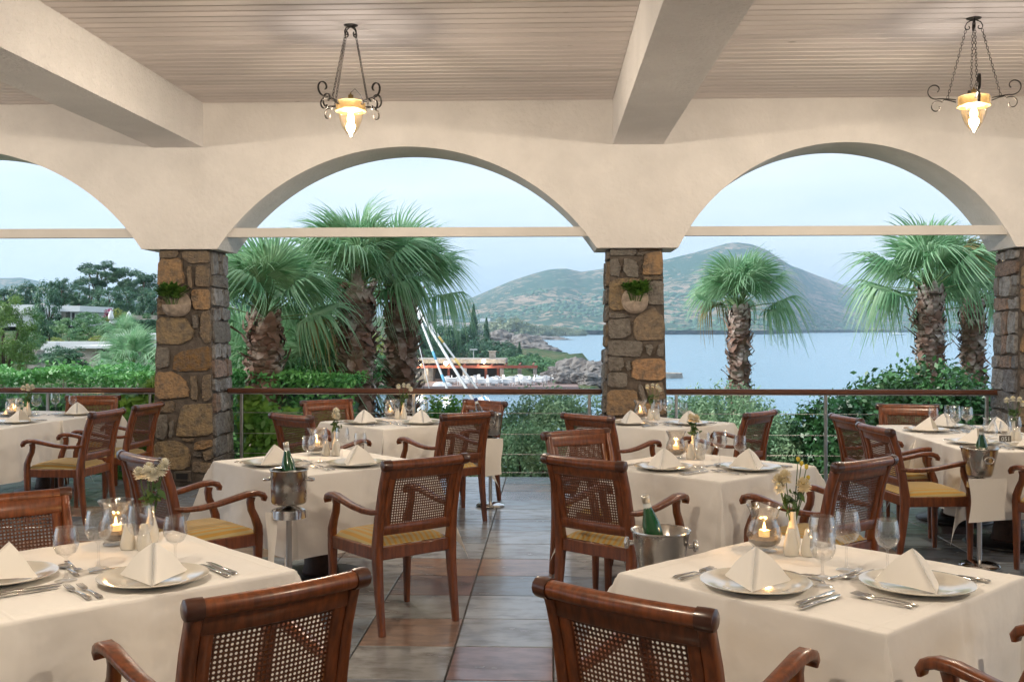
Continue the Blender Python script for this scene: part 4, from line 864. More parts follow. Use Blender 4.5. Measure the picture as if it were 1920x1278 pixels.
# white-clothed tables and white chairs on the beach terrace
m = MB(); m.box((0, 0, .73), (1.25, 1.25, .05), ch=.02); m.box((0, 0, .47), (1.2, 1.2, .5), ch=.05); m.box((0, 0, .12), (.4, .4, .24)); btab = m.mesh('beach_table', M['white_paint'])
m = MB(); m.box((0, 0, .45), (.5, .5, .06)); m.box((0, -.23, .72), (.5, .05, .5), ch=.02); [m.box((sx * .2, sy * .2, .21), (.05, .05, .42)) for sx in (-1, 1) for sy in (-1, 1)]; m.box((.24, 0, .63), (.04, .45, .04)); m.box((-.24, 0, .63), (.04, .45, .04)); bch = m.mesh('beach_chair', M['white_paint'])
br = random.Random(12); tabs = [(846, 127), (872, 124), (905, 124), (925, 123.5), (948, 124), (976, 126), (985, 125), (1009, 127.5), (930, 130), (962, 131), (985, 131.5), (886, 131), (864, 129.5), (1022, 131)]; tabs.sort()
for k, (u, d) in enumerate(tabs):
    x, y = xy(u, d)
    tag(obj('beach_table', btab, None, (x, y, DK + .02), (0, 0, br.uniform(-.2, .2))), ORD[k] + ' white-clothed table counted along the beach pavilion terrace', 'table', 'beach terrace tables')
    for q in range(3):
        a = br.uniform(0, 6.28) if q == 0 else a + 2.1
        tag(obj('beach_chair', bch, None, (x + math.cos(a) * .95, y + math.sin(a) * .95, DK + .02), (0, 0, a + math.pi / 2)), 'white armchair drawn up to a beach terrace table', 'chair', 'beach terrace chairs')
for u, w, lab in ((824, 1.4, 'white upturned tender at the edge of beach terrace'), (834, 1.5, 'second white tender beside the first')):
    x, y = xy(u, 122.6); m = MB(); m.lathe([(0, .5), (.35, .45), (.55, .2), (.6, 0)], 12); o = m.build('tender', M['white_paint'], None, True, loc=(x, y, DK + .02)); o.scale = (w, .9, 1); tag(o, lab, 'boat', 'tenders')
# rocks by the water
def rock(u, v, d, w, h, label, seed, grp='shore rocks'):
    p = at(u, v, d); bm = bmesh.new(); bmesh.ops.create_icosphere(bm, subdivisions=4, radius=1)
    for q in bm.verts:
        k = 1 + .55 * mnoise.noise(q.co * 1.3 + Vector((seed, 0, 0))) + .35 * abs(mnoise.noise(q.co * 3.1 + Vector((0, seed, 0)))) + .16 * mnoise.noise(q.co * 8 + Vector((0, 0, seed))); q.co = Vector((q.co.x * w * k, q.co.y * w * .7 * k, q.co.z * h * k))
    me = bpy.data.meshes.new('shore_rock'); bm.to_mesh(me); bm.free(); me.materials.append(M['rock'])
    tag(obj('shore_rock', me, None, (p.x, p.y, max(p.z, SEA))), label, 'rock', grp)
for k, (u, v, d, w, h) in enumerate([(1048, 702, 135, 2.0, 1.2), (1060, 709, 128, 1.5, .8), (1072, 699, 138, 2.4, 1.7), (1088, 710, 128, 1.8, .8), (1098, 700, 136, 2.2, 1.6), (1118, 712, 127, 2.0, .9), (1122, 703, 134, 2.2, 1.5), (1135, 700, 140, 2, 1.4)]):
    rock(u, v, d, w, h, ORD[k] + ' of the jagged grey rocks below the coastal bushes', k + 2, 'grey rocks below the bushes')
for k, (u, v, d, w, h) in enumerate([(930, 650, 330, 7, 3.4), (950, 650, 320, 8, 4), (972, 655, 310, 8, 3.6), (995, 660, 305, 7, 2.2), (1012, 662, 300, 4, 1.0)]):
    rock(u, v, d, w, h, ORD[k] + ' rocky mass of the headland, counted out to sea', k + 20, 'rocky headland')
for k, (u, v, d, w, h) in enumerate([(930, 637, 760, 22, 2.5), (975, 637, 750, 26, 2.5), (1015, 637, 740, 20, 1.8), (1042, 638, 735, 10, 1.0)]):
    rock(u, v, d, w, h, ORD[k] + ' low rock of the spit under tamarisks, counted seaward', k + 30, 'low rocky spit')
x, y = xy(1262, 160); m = MB(); m.lathe([(0, .75), (2.05, .75), (2.3, .75), (2.3, .95), (2.5, .95), (2.65, -1)], 28); o = m.build('stone_jetty', M['rubble'], None, loc=(x - 2.2, y + 1, SEA)); o.scale = (1.5, 1, .8); tag(o, 'round-ended stone jetty jutting into the sea', 'jetty')
# sailing boat
b = at(1680, 628, 1300); t = thing('sailing_boat', 'small white sailing boat moored far out', 'boat', (b.x, b.y, SEA))
m = MB(); m.add([(-11, 0, 1.4), (-9, -2, 1.6), (6, -2.2, 1.8), (13, 0, 2.4), (6, 2.2, 1.8), (-9, 2, 1.6), (-9, -1.2, -.4), (6, -1.2, -.4), (11, 0, -.3), (6, 1.2, -.4), (-9, 1.2, -.4)], [(0, 1, 2, 3, 4, 5), (1, 6, 7, 2), (2, 7, 8, 3), (3, 8, 9, 4), (4, 9, 10, 5), (0, 5, 10, 6, 1), (6, 10, 9, 8, 7)]); m.build('hull', M['white_paint'], t)
m = MB(); m.box((0, 0, 2.4), (8, 2.2, 1.2), ch=.2); m.build('cabin', M['white_paint'], t); MB().tube([(2, 0, 1.8), (2, 0, 24)], [.22, .12], 6).build('mast', M['rope'], t); MB().tube([(2, 0, 4), (-8, 0, 4.3)], .25, 6).build('boom', M['rope'], t)
# mast with stays between the palms
mp = at(771, 617, 26); t = thing('flag_mast', 'white mast with long rope stays beside the palm trunk', 'mast', (mp.x, mp.y, gz(771, 26)))
O = Vector((mp.x, mp.y, gz(771, 26))); top = at(771, 570, 26)
MB().tube([(0, 0, 0), top - O], .045, 10).build('pole', M['rope'], t, True)
def stay(u0, v0, u1, v1, d1, rad, bands):
    A, B = at(u0, v0, 26) - O, at(u1, v1, d1) - O; s = MB().tube([A, B], rad, 8).build('stay', M['rope'], t, True)
    for f0, f1, mt in bands: MB().tube([A.lerp(B, f0), A.lerp(B, f1)], rad * 1.06, 8).build('band', M[mt], s, True)
stay(772, 590, 822, 800, 24, .011, [])
stay(777, 570, 866, 800, 22, .030, [(.43, .50, 'rope_blue'), (.62, .68, 'rope_blue')])
stay(777, 568, 912, 790, 21, .034, [])
stay(782, 575, 940, 790, 21.5, .024, [(.30, .36, 'rope_yellow'), (.50, .57, 'rope_yellow'), (.82, .88, 'rope_blue')])
for u, v, d, h, lab in ((888, 655, 150, 1, 'thin lamp post above the pavilion roof'), (1084, 672, 140, 1, 'thin lamp post among the coastal bushes')):
    a, c = at(u, v + 16, d), at(u, v, d); t = thing('lamp_post', lab, 'lamp post', a); MB().tube([(0, 0, -1), (0, 0, c.z - a.z)], .07, 6).build('pole', M['rope'], t); MB().box((0, 0, c.z - a.z), (1.1 if u == 888 else .4, .3, .2)).build('lamp_head', M['rope'], t)
for u, v, d, w, h in ((835, 605, 1500, 22, 9), (795, 615, 1460, 26, 13), (850, 621, 1440, 20, 6), (910, 600, 1600, 16, 5)):
    c = at(u, v, d); tag(MB().box((0, 0, 0), (w, w * .6, h), ch=.3).build('far_house', M['white_paint'], None, loc=c), {835: 'tiny white house highest behind the rope stays', 795: 'pale blocky house beside the palm trunk on far hill foot', 850: 'low white house on the far shore behind the stays', 910: 'tiny white house farther along the far hill foot'}[u], 'house', 'far white houses')

# scrub bushes dotted over the lower hillside: far too many to count
_r = np.random.default_rng(77); _bm = bmesh.new(); bmesh.ops.create_icosphere(_bm, subdivisions=1, radius=1.0); _bm.verts.index_update()
_iv = np.array([v.co[:] for v in _bm.verts]); _if = np.array([[v.index for v in f.verts] for f in _bm.faces]); _bm.free()
_hv = V.reshape(len(tv), len(us), 3); _C = []
while len(_C) < 3600:
    i = int(_r.integers(3, 46)); j = int(_r.integers(0, len(us) - 1)); p = _hv[i, j]
    if not (-100 < us[j] < 2050) or p[2] < SEA + 2: continue
    if mnoise.noise((p[0] * .004, p[1] * .004, 5)) + mnoise.noise((p[0] * .013, p[1] * .013, 2)) * .6 + .16 - .012 * i + _r.normal(0, .12) < 0: continue
    q = p + (_hv[i + 1, j] - p) * _r.uniform() + (_hv[i, j + 1] - p) * _r.uniform(); _C.append((*q, _r.uniform(2.2, 5.5) * (1.35 if i < 14 else 1)))
_C = np.array(_C); _K = _C[:, 3][:, None, None] * _r.uniform(.65, 1.3, (len(_C), len(_iv), 1)) * np.array([1.25, 1.25, .8])
_V = _C[:, None, :3] + _iv[None] * _K; _F = (_if[None] + (np.arange(len(_C)) * len(_iv))[:, None, None]).reshape(-1, 3)
o = obj('hillside_scrub', np_mesh('hillside_scrub', _V.reshape(-1, 3), _F, M['dkleaf'])); tag(o, 'dark scrub bushes dotted over the far hillside', 'scrub', None, 'stuff')
# ------------------------------------------------------------------ cane-backed armchair (shared meshes)
BK_Z, BK_Y = [0.0, .15, .35, .46, .60, .76, .90], [-.272, -.25, -.226, -.225, -.242, -.276, -.322]
def by(z): return interp(z, BK_Z, BK_Y)
def bpt(x, z): return Vector((x, by(z) - .020 * (1 - (x / .235) ** 2) * ss(.47, .6, z), z))
CH = {}
def chair_meshes():
    P = []
    for s in (-1, 1):
        m = MB(); zs = [0, .08, .18, .28, .38, .46, .52, .60, .68, .76, .84, .885]
        m.sweep([(s * .235, by(z), z) for z in zs], (1, 0, 0), [.030, .034, .038, .040, .042, .044, .042, .040, .038, .036, .034, .030], [.034, .038, .042, .048, .055, .058, .052, .046, .043, .042, .042, .05]); P.append(('back_post', m.mesh('back_post', M['chair'], True, 50)))
        m = MB(); m.sweep([(s * .245, .232, z) for z in (0, .1, .2, .3, .4, .455)], (1, 0, 0), [.028, .032, .036, .040, .044, .044], [.028, .032, .036, .040, .046, .046]); P.append(('front_leg', m.mesh('front_leg', M['chair'], True, 50)))
        m = MB(); m.sweep([(s * .247, y, z) for y, z in ((.234, .44), (.232, .49), (.212, .545), (.190, .59), (.184, .63), (.190, .660))], (1, 0, 0), [.042, .040, .036, .034, .034, .036], [.044, .042, .038, .036, .036, .04]); P.append(('arm_support', m.mesh('arm_support', M['chair'], True, 50)))
        m = MB(); m.sweep([(s * x, y, z) for x, y, z in ((.258, .262, .632), (.259, .264, .650), (.260, .250, .668), (.262, .215, .680), (.263, .160, .680), (.263, .08, .665), (.260, -.02, .645), (.254, -.12, .634), (.246, -.20, .634), (.238, -.262, .644))], (1, 0, 0), [.040, .046, .050, .052, .052, .050, .046, .042, .038, .034], [.014, .026, .032, .032, .030, .028, .027, .027, .027, .027], .45); P.append(('armrest', m.mesh('armrest', M['chair'], True, 60)))
    xsb = [-.225 + .45 * i / 8 for i in range(9)]
    m = MB(); xr = [-.262 + .524 * i / 12 for i in range(13)]
    m.tube([(x, by(.90) - .008 - .020 * (1 - (x / .262) ** 2), .893) for x in xr], .0255, 12); m.sweep([bpt(x, .852) for x in xsb], (0, -.25, 1), .07, .026); P.append(('top_rail', m.mesh('top_rail', M['chair'], True, 50)))
    for s in (-1, 1): m = MB(); m.tube([(s * x, by(.90) - .008 - .020 * (1 - (x / .262) ** 2), .893) for x in (.222, .240, .256, .268, .272)], [.0292, .0300, .0300, .0285, .021], 12); P.append(('rail_cap', m.mesh('rail_cap', M['chaircap'], True, 50)))
    m = MB(); m.sweep([bpt(x, .545) for x in xsb], (0, -.17, 1), .055, .026); P.append(('lower_rail', m.mesh('lower_rail', M['chair'], True, 50)))
    for s in (-1, 1): m = MB(); m.sweep([bpt(s * .197, z) for z in (.565, .65, .73, .82)], (1, 0, 0), .038, .024); P.append(('stile', m.mesh('stile', M['chair'], True, 50)))
    # woven cane: a sheet with rows of small holes
    nx, nz, x0, x1, z0, z1 = 26, 18, -.184, .184, .568, .822
    dx, dz = (x1 - x0) / nx, (z1 - z0) / nz; k = .31; vs_, fs_ = [], []
    offs = [(-.5, -.5), (0, -.5), (.5, -.5), (.5, 0), (.5, .5), (0, .5), (-.5, .5), (-.5, 0)]; hol = [(-.21, -.21), (0, -k), (.21, -.21), (k, 0), (.21, .21), (0, k), (-.21, .21), (-k, 0)]
    for i in range(nx):
        for j in range(nz):
            cx, cz = x0 + (i + .5) * dx, z0 + (j + .5) * dz; b = len(vs_)
            for a, c in offs: vs_.append(bpt(cx + a * dx, cz + c * dz))
            for a, c in hol: p = bpt(cx + a * dx, cz + c * dz); vs_.append((p.x, p.y + .0012, p.z))
            for q in range(8): w = (q + 1) % 8; fs_.append((b + q, b + w, b + 8 + w, b + 8 + q))
    me = bpy.data.meshes.new('cane_panel'); me.from_pydata([tuple(v) for v in vs_], [], fs_); me.materials.append(M['cane']); me.update(); P.append(('cane_panel', me))
    m = MB(); m.box((0, .232, .418), (.45, .026, .066), ch=.004); m.box((0, -.224, .418), (.43, .026, .066), ch=.004)
    for s in (-1, 1): m.sweep([(s * .238, -.20, .418), (s * .246, .212, .418)], (0, 0, 1), .066, .026)
    P.append(('seat_frame', m.mesh('seat_frame', M['chair'], True, 40)))
    vs_, fs_ = [], []; N = 14
    for i in range(N + 1):
        for j in range(N + 1):
            a, b = -1 + 2 * i / N, -1 + 2 * j / N; e = max(abs(a), abs(b)) ** 6; y = lerp(-.205, .238, (b + 1) / 2); w = lerp(.222, .245, (b + 1) / 2)
            vs_.append((a * w, y, .452 + .040 * (1 - e) + .014 * (1 - a * a) * (1 - b * b)))
    for i in range(N):
        for j in range(N): p = i * (N + 1) + j; fs_.append((p, p + N + 1, p + N + 2, p + 1))
    P.append(('seat_cushion', MB().add(vs_, fs_).mesh('seat_cushion', M['seat'], True)))
    return P
CHAIR = chair_meshes()
def chair(rx, ry, face, label, centre=False):
    f = Vector((math.cos(R(face)), math.sin(R(face)))); k = 0 if centre else .315
    t = thing('armchair', label, 'chair', (rx + f.x * k, ry + f.y * k, .006), R(face - 90), 'cane-backed armchairs')
    for nm, me in CHAIR: obj(nm, me, t)
CHAIRS = [(-.73, 2.72, 134, 'armchair whose back crosses the cut-off front table'), (.19, 2.66, 53, 'armchair with bright top rail at the front table with budding flowers'), (-.67, 5.42, 131, 'armchair seen whole on the aisle before the pot-shaped wine cooler table'),
          (-2.20, 5.48, 46, 'armchair behind the white chrysanthemums, facing the pot-shaped wine cooler'), (.18, 5.43, 51, 'armchair on the aisle beside the knobbed ice bucket'), (1.63, 5.44, 130, 'armchair behind the four wine glasses of the front flower table'),
          (-.69, 8.33, 133, 'armchair with arm towards the table before the palm trunks, back to the aisle'), (-2.06, 8.12, 51, 'armchair half hidden behind vine-side glasses, facing the palm-trunk table'), (-2.14, 9.77, -53, 'armchair facing us behind the palm-trunk table, near the vine'),
          (-.64, 9.74, -128, 'armchair facing us behind the clear water bottle'), (.30, 8.18, 47, 'armchair at the pillar-foot table, back to the aisle'), (1.72, 8.57, 142, 'armchair on the far side of the pillar-foot table, against grey bushes'),
          (.18, 6.88, -57, 'small-looking reddish armchair facing us between two aisle armchairs'), (2.29, 7.31, 7, 'armchair with lit yellow seat at the long table by the dark shrub'), (2.32, 8.12, 9, 'armchair beside the lit-seat one, closer to the railing'),
          (3.21, 9.37, -100, 'armchair facing us at the end of the shrub-side long table'), (-3.72, 8.45, 175, 'armchair at the hedge-side long table, nearer us'), (-3.68, 9.23, 175, 'armchair at the hedge-side long table, touching the vine pillar'), (-4.68, 10.32, -78, 'armchair facing us at the end of the hedge-side long table')]
for c in CHAIRS: chair(*c)
e18 = onz(135, 922, .905); chair(e18.x - .19, e18.y - .19, -45, 'armchair facing us behind the cut-off front table, only its top showing')
chair(1.40, 2.86, 129, 'armchair of which only two armrests show at the picture corner', True)
chair(3.42, 6.86, 118, 'armchair of which one arm and leg show at the picture edge', True)

# ------------------------------------------------------------------ tables and cloths
TH, TOPH = .49, .745
m = MB(); m.box((0, 0, .725), (.94, .94, .03), ch=.005); TB_TOP = m.mesh('table_top', M['chair'])
m = MB(); prof = [(.10, .02)] + [(lerp(.115, .075, math.sin(math.pi * t / 23)) + (.006 if t % 2 else 0), .03 + .67 * t / 23) for t in range(24)] + [(.12, .71)]; m.lathe(prof, 20); TB_PED = m.mesh('pedestal', M['rattan'], True)
m = MB(); m.lathe([(0, 0), (.30, 0), (.31, .012), (.29, .026), (.12, .035), (0, .035)], 28); TB_BASE = m.mesh('base', M['black'], True)
def cloth_mesh(seed, drop=.47):
    r = random.Random(seed); S = TH + drop; N = 76; vs_ = []; fs_ = []; ph = [r.uniform(0, 6.28) for _ in range(8)]
    grid = sorted(set([round(-S + 2 * S * i / N, 4) for i in range(N + 1)] + [-TH, TH, TH - .003, -TH + .003, TH + .004, -TH - .004, TH - .046, TH - .050, TH - .054, -TH + .046, -TH + .050, -TH + .054]))
    for u in grid:
        for v in grid:
            a, b = max(0, abs(u) - TH), max(0, abs(v) - TH); su, sv = (1 if u > 0 else -1), (1 if v > 0 else -1)
            x, y = max(-TH, min(TH, u)), max(-TH, min(TH, v)); z = TOPH
            if a > 0 and b > 0:
                q = math.hypot(a, b); f = math.atan2(b, a); o = q * .36 * math.sin(2 * f) ** .8; side = (f / (math.pi / 2) - .5)
                x += su * (o * .707 + .004 + .016 * min(1, q / .1) + side * -.03 * q); y += sv * (o * .707 + .004 + .016 * min(1, q / .1) + side * .03 * q); z -= math.sqrt(max(0, q * q - o * o * .8))
            elif a > 0 or b > 0:
                q = a or b; tpos = (v if a > 0 else u); edge = (su if a > 0 else sv); ax = 0 if a > 0 else 1; kk = ph[(0 if ax == 0 else 2) + (0 if edge > 0 else 1)]
                fall = min(1, q / drop); w = .030 * fall * (math.sin(tpos * 9 + kk) + .6 * math.sin(tpos * 17 + kk * 2) + .5 * math.sin(tpos * 5 + kk * 3)) + .02 * fall + .004 * min(1, q / .004)
                w += .02 * fall * (abs(tpos) / TH) ** 3 + .010 * min(1, q / .15) * mnoise.noise((tpos * 7, q * 5, seed + ax * 9 + edge)) + .005 * min(1, q / .1) * mnoise.noise((tpos * 19, q * 15, seed + ax * 5)) - .007 * math.exp(-(tpos / .009) ** 2)
                if ax == 0: x += su * w
                else: y += sv * w
                z -= q
            else:
                z += .0026 * mnoise.noise((u * 5, v * 5, seed)) + .0012 * mnoise.noise((u * 16, v * 16, seed)) - .0016 * math.exp(-(u / .006) ** 2) - .0012 * math.exp(-(v / .006) ** 2) + .0022 * math.exp(-((abs(u) - TH + .05) / .003) ** 2) + .0022 * math.exp(-((abs(v) - TH + .05) / .003) ** 2)
            c = .014   # soften the table edge
            vs_.append((x, y, z))
    n = len(grid)
    for i in range(n - 1):
        for j in range(n - 1): p = i * n + j; fs_.append((p, p + n, p + n + 1, p + 1))
    me = bpy.data.meshes.new('tablecloth'); me.from_pydata(vs_, [], fs_); me.materials.append(M['cloth']); me.polygons.foreach_set('use_smooth', [True] * len(me.polygons)); me.update(); return me
CLOTHS = [cloth_mesh(1), cloth_mesh(2), cloth_mesh(3)]
TABLES = []   # (x, y, angle, phrase, settings)
def table(x, y, ang, phrase, k):
    t = thing('dining_table', 'dark pedestal table under the cloth of the ' + phrase, 'table', (x, y, .006), R(ang), 'restaurant tables')
    obj('table_top', TB_TOP, t); obj('pedestal', TB_PED, t); obj('base', TB_BASE, t)
    c = obj('tablecloth', CLOTHS[k % 3], None, (x, y, .006), (0, 0, R(ang + 90 * (k % 4)))); tag(c, 'white linen cloth on the ' + phrase, 'tablecloth', 'white tablecloths')

# ------------------------------------------------------------------ tableware meshes
def lat(prof, name, mat, n=28): return MB().lathe(prof, n).mesh(name, M[mat], True, 60)
PLATE = lat([(0, .004), (.09, .004), (.105, .0), (.112, .006), (.165, .018), (.180, .021), (.181, .024), (.165, .023), (.118, .012), (.105, .008), (0, .008)], 'plate', 'china', 48)
def wine(h, w):
    return lat([(.0, .004), (.012, .004), (.034, .002), (.036, .0005), (.036, .002), (.012, .007), (.0045, .016), (.0040, h * .42), (.010, h * .455), (w * .72, h * .52), (w * .97, h * .64), (w, h * .70), (w * .93, h * .86), (w * .80, h), (w * .79, h), (w * .90, h * .86), (w * .965, h * .70), (w * .93, h * .645), (w * .68, h * .53), (.006, h * .475), (0, h * .47)], 'wine_glass', 'glass')
GLASS_B, GLASS_S = wine(.210, .048), wine(.182, .042)
SHAKER = lat([(0, .001), (.026, .001), (.029, .008), (.0285, .03), (.022, .06), (.0165, .082), (.0145, .096), (.009, .101), (0, .101)], 'shaker', 'china', 20)
VASE = lat([(0, .001), (.024, .001), (.030, .02), (.028, .05), (.019, .085), (.0125, .11), (.012, .145), (.010, .145), (.010, .10), (0, .09)], 'vase', 'china', 20)
def napkin_mesh():
    vs_, fs_ = [], []; N = 10; Pk, T = Vector((0, -.03, .120)), Vector((0, .125, .004))
    for layer, off in ((0, 0),):
        for s in (-1, 1):
            b = len(vs_); L = Vector((s * .118, -.078, .004))
            for i in range(N + 1):
                for j in range(N + 1 - i):
                    a, c = i / N, j / N; p = Pk * (1 - a - c) + T * a + L * c
                    bl = math.sin(math.pi * min(1, c * 1.15)) * (1 - a) * .009 + .008 * math.sin(math.pi * a) * (1 - c) * min(1, c * 8)
                    p = p + Vector((s * bl, -.004 * c, bl * .55)) * 1.0; p.x -= s * off * .9; p.z -= off * .4; p.y += -off * .3; p.z = max(p.z, .0025 + .001 * layer); vs_.append(p)
            idx = lambda i, j: b + i * (N + 1) - i * (i - 1) // 2 + j
            for i in range(N):
                for j in range(N - i):
                    fs_.append((idx(i, j), idx(i + 1, j), idx(i, j + 1)))
                    if j < N - i - 1: fs_.append((idx(i + 1, j), idx(i + 1, j + 1), idx(i, j + 1)))
    vs_ = [Vector((v.x * .95, v.y * .95, v.z)) for v in vs_]
    me = bpy.data.meshes.new('napkin'); me.from_pydata([tuple(v) for v in vs_], [], fs_); bm = bmesh.new(); bm.from_mesh(me); bmesh.ops.remove_doubles(bm, verts=bm.verts[:], dist=.0006); bmesh.ops.smooth_vert(bm, verts=[v for v in bm.verts if v.co.z > .02], factor=.25, use_axis_x=True, use_axis_y=True, use_axis_z=True); bm.to_mesh(me); bm.free(); me.materials.append(M['napkin']); me.polygons.foreach_set('use_smooth', [True] * len(me.polygons)); me.update(); return me
NAPKIN = napkin_mesh()
def handle_pts(m, y0, y1):
    ys = [y0, lerp(y0, y1, .12), lerp(y0, y1, .45), lerp(y0, y1, .8), y1]; m.sweep([(0, y, .004 + (.003 if 0 < i < 4 else 0)) for i, y in enumerate(ys)], (1, 0, 0), [.014, .017, .010, .007, .006], [.003, .004, .0045, .004, .003], .4)
def fork_mesh():
    m = MB(); handle_pts(m, -.10, .035)
    m.sweep([(0, .033, .004), (0, .05, .007), (0, .066, .008)], (1, 0, 0), [.008, .020, .023], [.003, .002, .002])
    for x in (-.0095, -.0032, .0032, .0095): m.sweep([(x, .064, .008), (x, .085, .009), (x * .95, .105, .012)], (1, 0, 0), [.0042, .0038, .002], [.002, .0018, .001])
    return m.mesh('fork', M['cutlery'], True, 50)
def knife_mesh():
    m = MB(); m.sweep([(0, -.11, .006), (0, -.10, .007), (0, -.05, .007), (0, -.01, .006), (0, 0, .006)], (1, 0, 0), [.014, .018, .015, .012, .010], [.006, .009, .008, .008, .006], .5)
    m.sweep([(0, 0, .006), (.001, .03, .006), (.002, .08, .006), (.001, .11, .006), (-.004, .128, .006)], (1, 0, 0), [.013, .018, .019, .015, .002], [.0016] * 5); return m.mesh('knife', M['cutlery'], True, 50)
def spoon_mesh():
    m = MB(); handle_pts(m, -.10, .04); vs_, fs_ = [], []; N = 10
    for i in range(N + 1):
        t = i / N; y = .036 + t * .062; w = .021 * math.sin(math.pi * min(1, max(.02, t * .96 + .03))) ** .6
        for j in range(7): s = -1 + 2 * j / 6; vs_.append((s * w, y, .0085 - .0065 * (1 - s * s) * math.sin(math.pi * t)))
    for i in range(N):
        for j in range(6): p = i * 7 + j; fs_.append((p, p + 1, p + 8, p + 7))
    m.add(vs_, fs_); return m.mesh('spoon', M['cutlery'], True)
FORK, KNIFE, SPOON = fork_mesh(), knife_mesh(), spoon_mesh()
HUR_G = lat([(.0, .004), (.036, .004), (.046, .002), (.048, .008), (.040, .016), (.058, .035), (.066, .06), (.062, .09), (.050, .118), (.049, .132), (.058, .158), (.068, .176), (.066, .177), (.056, .158), (.047, .132), (.048, .118), (.060, .09), (.064, .06), (.056, .036), (.03, .02), (0, .018)], 'hurricane_glass', 'crackle', 32)
HUR_S = lat([(0, .02), (.034, .022), (.054, .036), (.060, .050), (.05, .056), (0, .058)], 'sand', 'sand', 20)
HUR_C = lat([(0, .054), (.021, .054), (.021, .078), (.018, .081), (0, .079)], 'candle', 'wax', 16)
HUR_F = lat([(0, .080), (.004, .085), (.0055, .092), (.003, .103), (0, .114)], 'flame', 'flame', 10)
TZ = TOPH + .006 + .0015
def put(name, me, x, y, z, rz, label, cat, group, rot=None): return tag(obj(name, me, None, (x, y, z), rot or (0, 0, rz)), label, cat, group)
_pr = random.Random(21)
def setting(tx, ty, px, py, face, who, phrase, full=True, nap=0):
    """one cover: plate at px,py; the guest looks along face (degrees)"""
    f = R(face); F_ = Vector((math.cos(f), math.sin(f))); Rr = Vector((math.sin(f), -math.cos(f)))
    W = lambda r_, f_: (px + Rr.x * r_ + F_.x * f_, py + Rr.y * r_ + F_.y * f_); a0 = f - math.pi / 2; j = lambda k=.05: _pr.uniform(-k, k)
    w = f'{who} of the {phrase}' if who else f'on the {phrase}'
    put('plate', PLATE, px, py, TZ, j(3), f'white plate, {w}', 'plate', 'place-setting plates')
    put('napkin', NAPKIN, px, py, TZ + .0085, a0 + R(nap) + j(.2), f'folded napkin, {w}', 'napkin', 'folded napkins')
    for k, (r_, nm) in enumerate(((-.215, 'inner'), (-.25, 'outer'))):
        x, y = W(r_ + j(.004), -.01 + j(.02)); put('fork', FORK, x, y, TZ, a0 + j(), f'{nm} fork, {w}', 'fork', 'forks')
    for k, (r_, nm) in enumerate(((.215, 'inner'), (.25, 'outer'))):
        x, y = W(r_ + j(.004), -.01 + j(.02)); put('knife', KNIFE, x, y, TZ, a0 + j(), f'{nm} knife, {w}', 'knife', 'knives')
    x, y = W(.03, .215); put('spoon', SPOON, x, y, TZ, a0 + math.pi / 2 + j(.12), f'dessert spoon, {w}', 'spoon', 'dessert spoons')
    if full:
        x, y = W(-.02, .245); put('dessert_fork', FORK, x, y, TZ, a0 - math.pi / 2 + j(.12), f'dessert fork, {w}', 'fork', 'dessert forks')
    x, y = W(.155 + j(.015), .165 + j(.015)); put('wine_glass', GLASS_S, x, y, TZ, j(3), f'smaller wine glass, {w}', 'glass', 'wine glasses')
    x, y = W(.075 + j(.015), .285 + j(.02)); put('wine_glass', GLASS_B, x, y, TZ, j(3), f'larger wine glass, {w}', 'glass', 'wine glasses')
def bloom_mesh(name, rad, rows, mat, seed, cup=.5):
    r = random.Random(seed); m = MB(); 
    for k in range(rows):
        t = k / max(1, rows - 1); n = int(lerp(20, 9, t)); el = lerp(-42, 78, t); L = rad * lerp(.95, .6, t)
        for i in range(n):
            a = 2 * math.pi * (i + .5 * (k % 2)) / n + r.uniform(-.1, .1); e = R(el + r.uniform(-8, 8)); c, s = math.cos(a), math.sin(a); w = rad * .16
            def Q(d, sd, up=0): h = d * math.cos(e); return (h * c - sd * s, h * s + sd * c, d * math.sin(e) + up + .0012 * k * rad / .03)
            m.add([Q(L * .1, -w * .3), Q(L * .1, w * .3), Q(L * .65, w, -.001), Q(L, w * .35, .15 * rad * cup), Q(L, -w * .35, .15 * rad * cup), Q(L * .65, -w, -.001)], [(0, 1, 2, 5), (5, 2, 3, 4)])
    me = bpy.data.meshes.new(name); me.from_pydata(m.v, [], m.f); me.materials.append(M[mat]); me.update(); return me
BL_W, BL_C, BL_F = bloom_mesh('bloom', .032, 7, 'petal', 1), bloom_mesh('bloom', .036, 8, 'petal_cream', 2), bloom_mesh('bloom', .029, 6, 'petal', 3)
CORE = MB().lathe([(0, 0), (.008, .001), (.009, .006), (.005, .010), (0, .011)], 10).mesh('bloom_core', M['flower_core'], True)
BUD = MB().lathe([(0, -.008), (.006, -.004), (.008, .004), (.006, .011), (0, .014)], 8).mesh('bud', M['flower_core'], True)
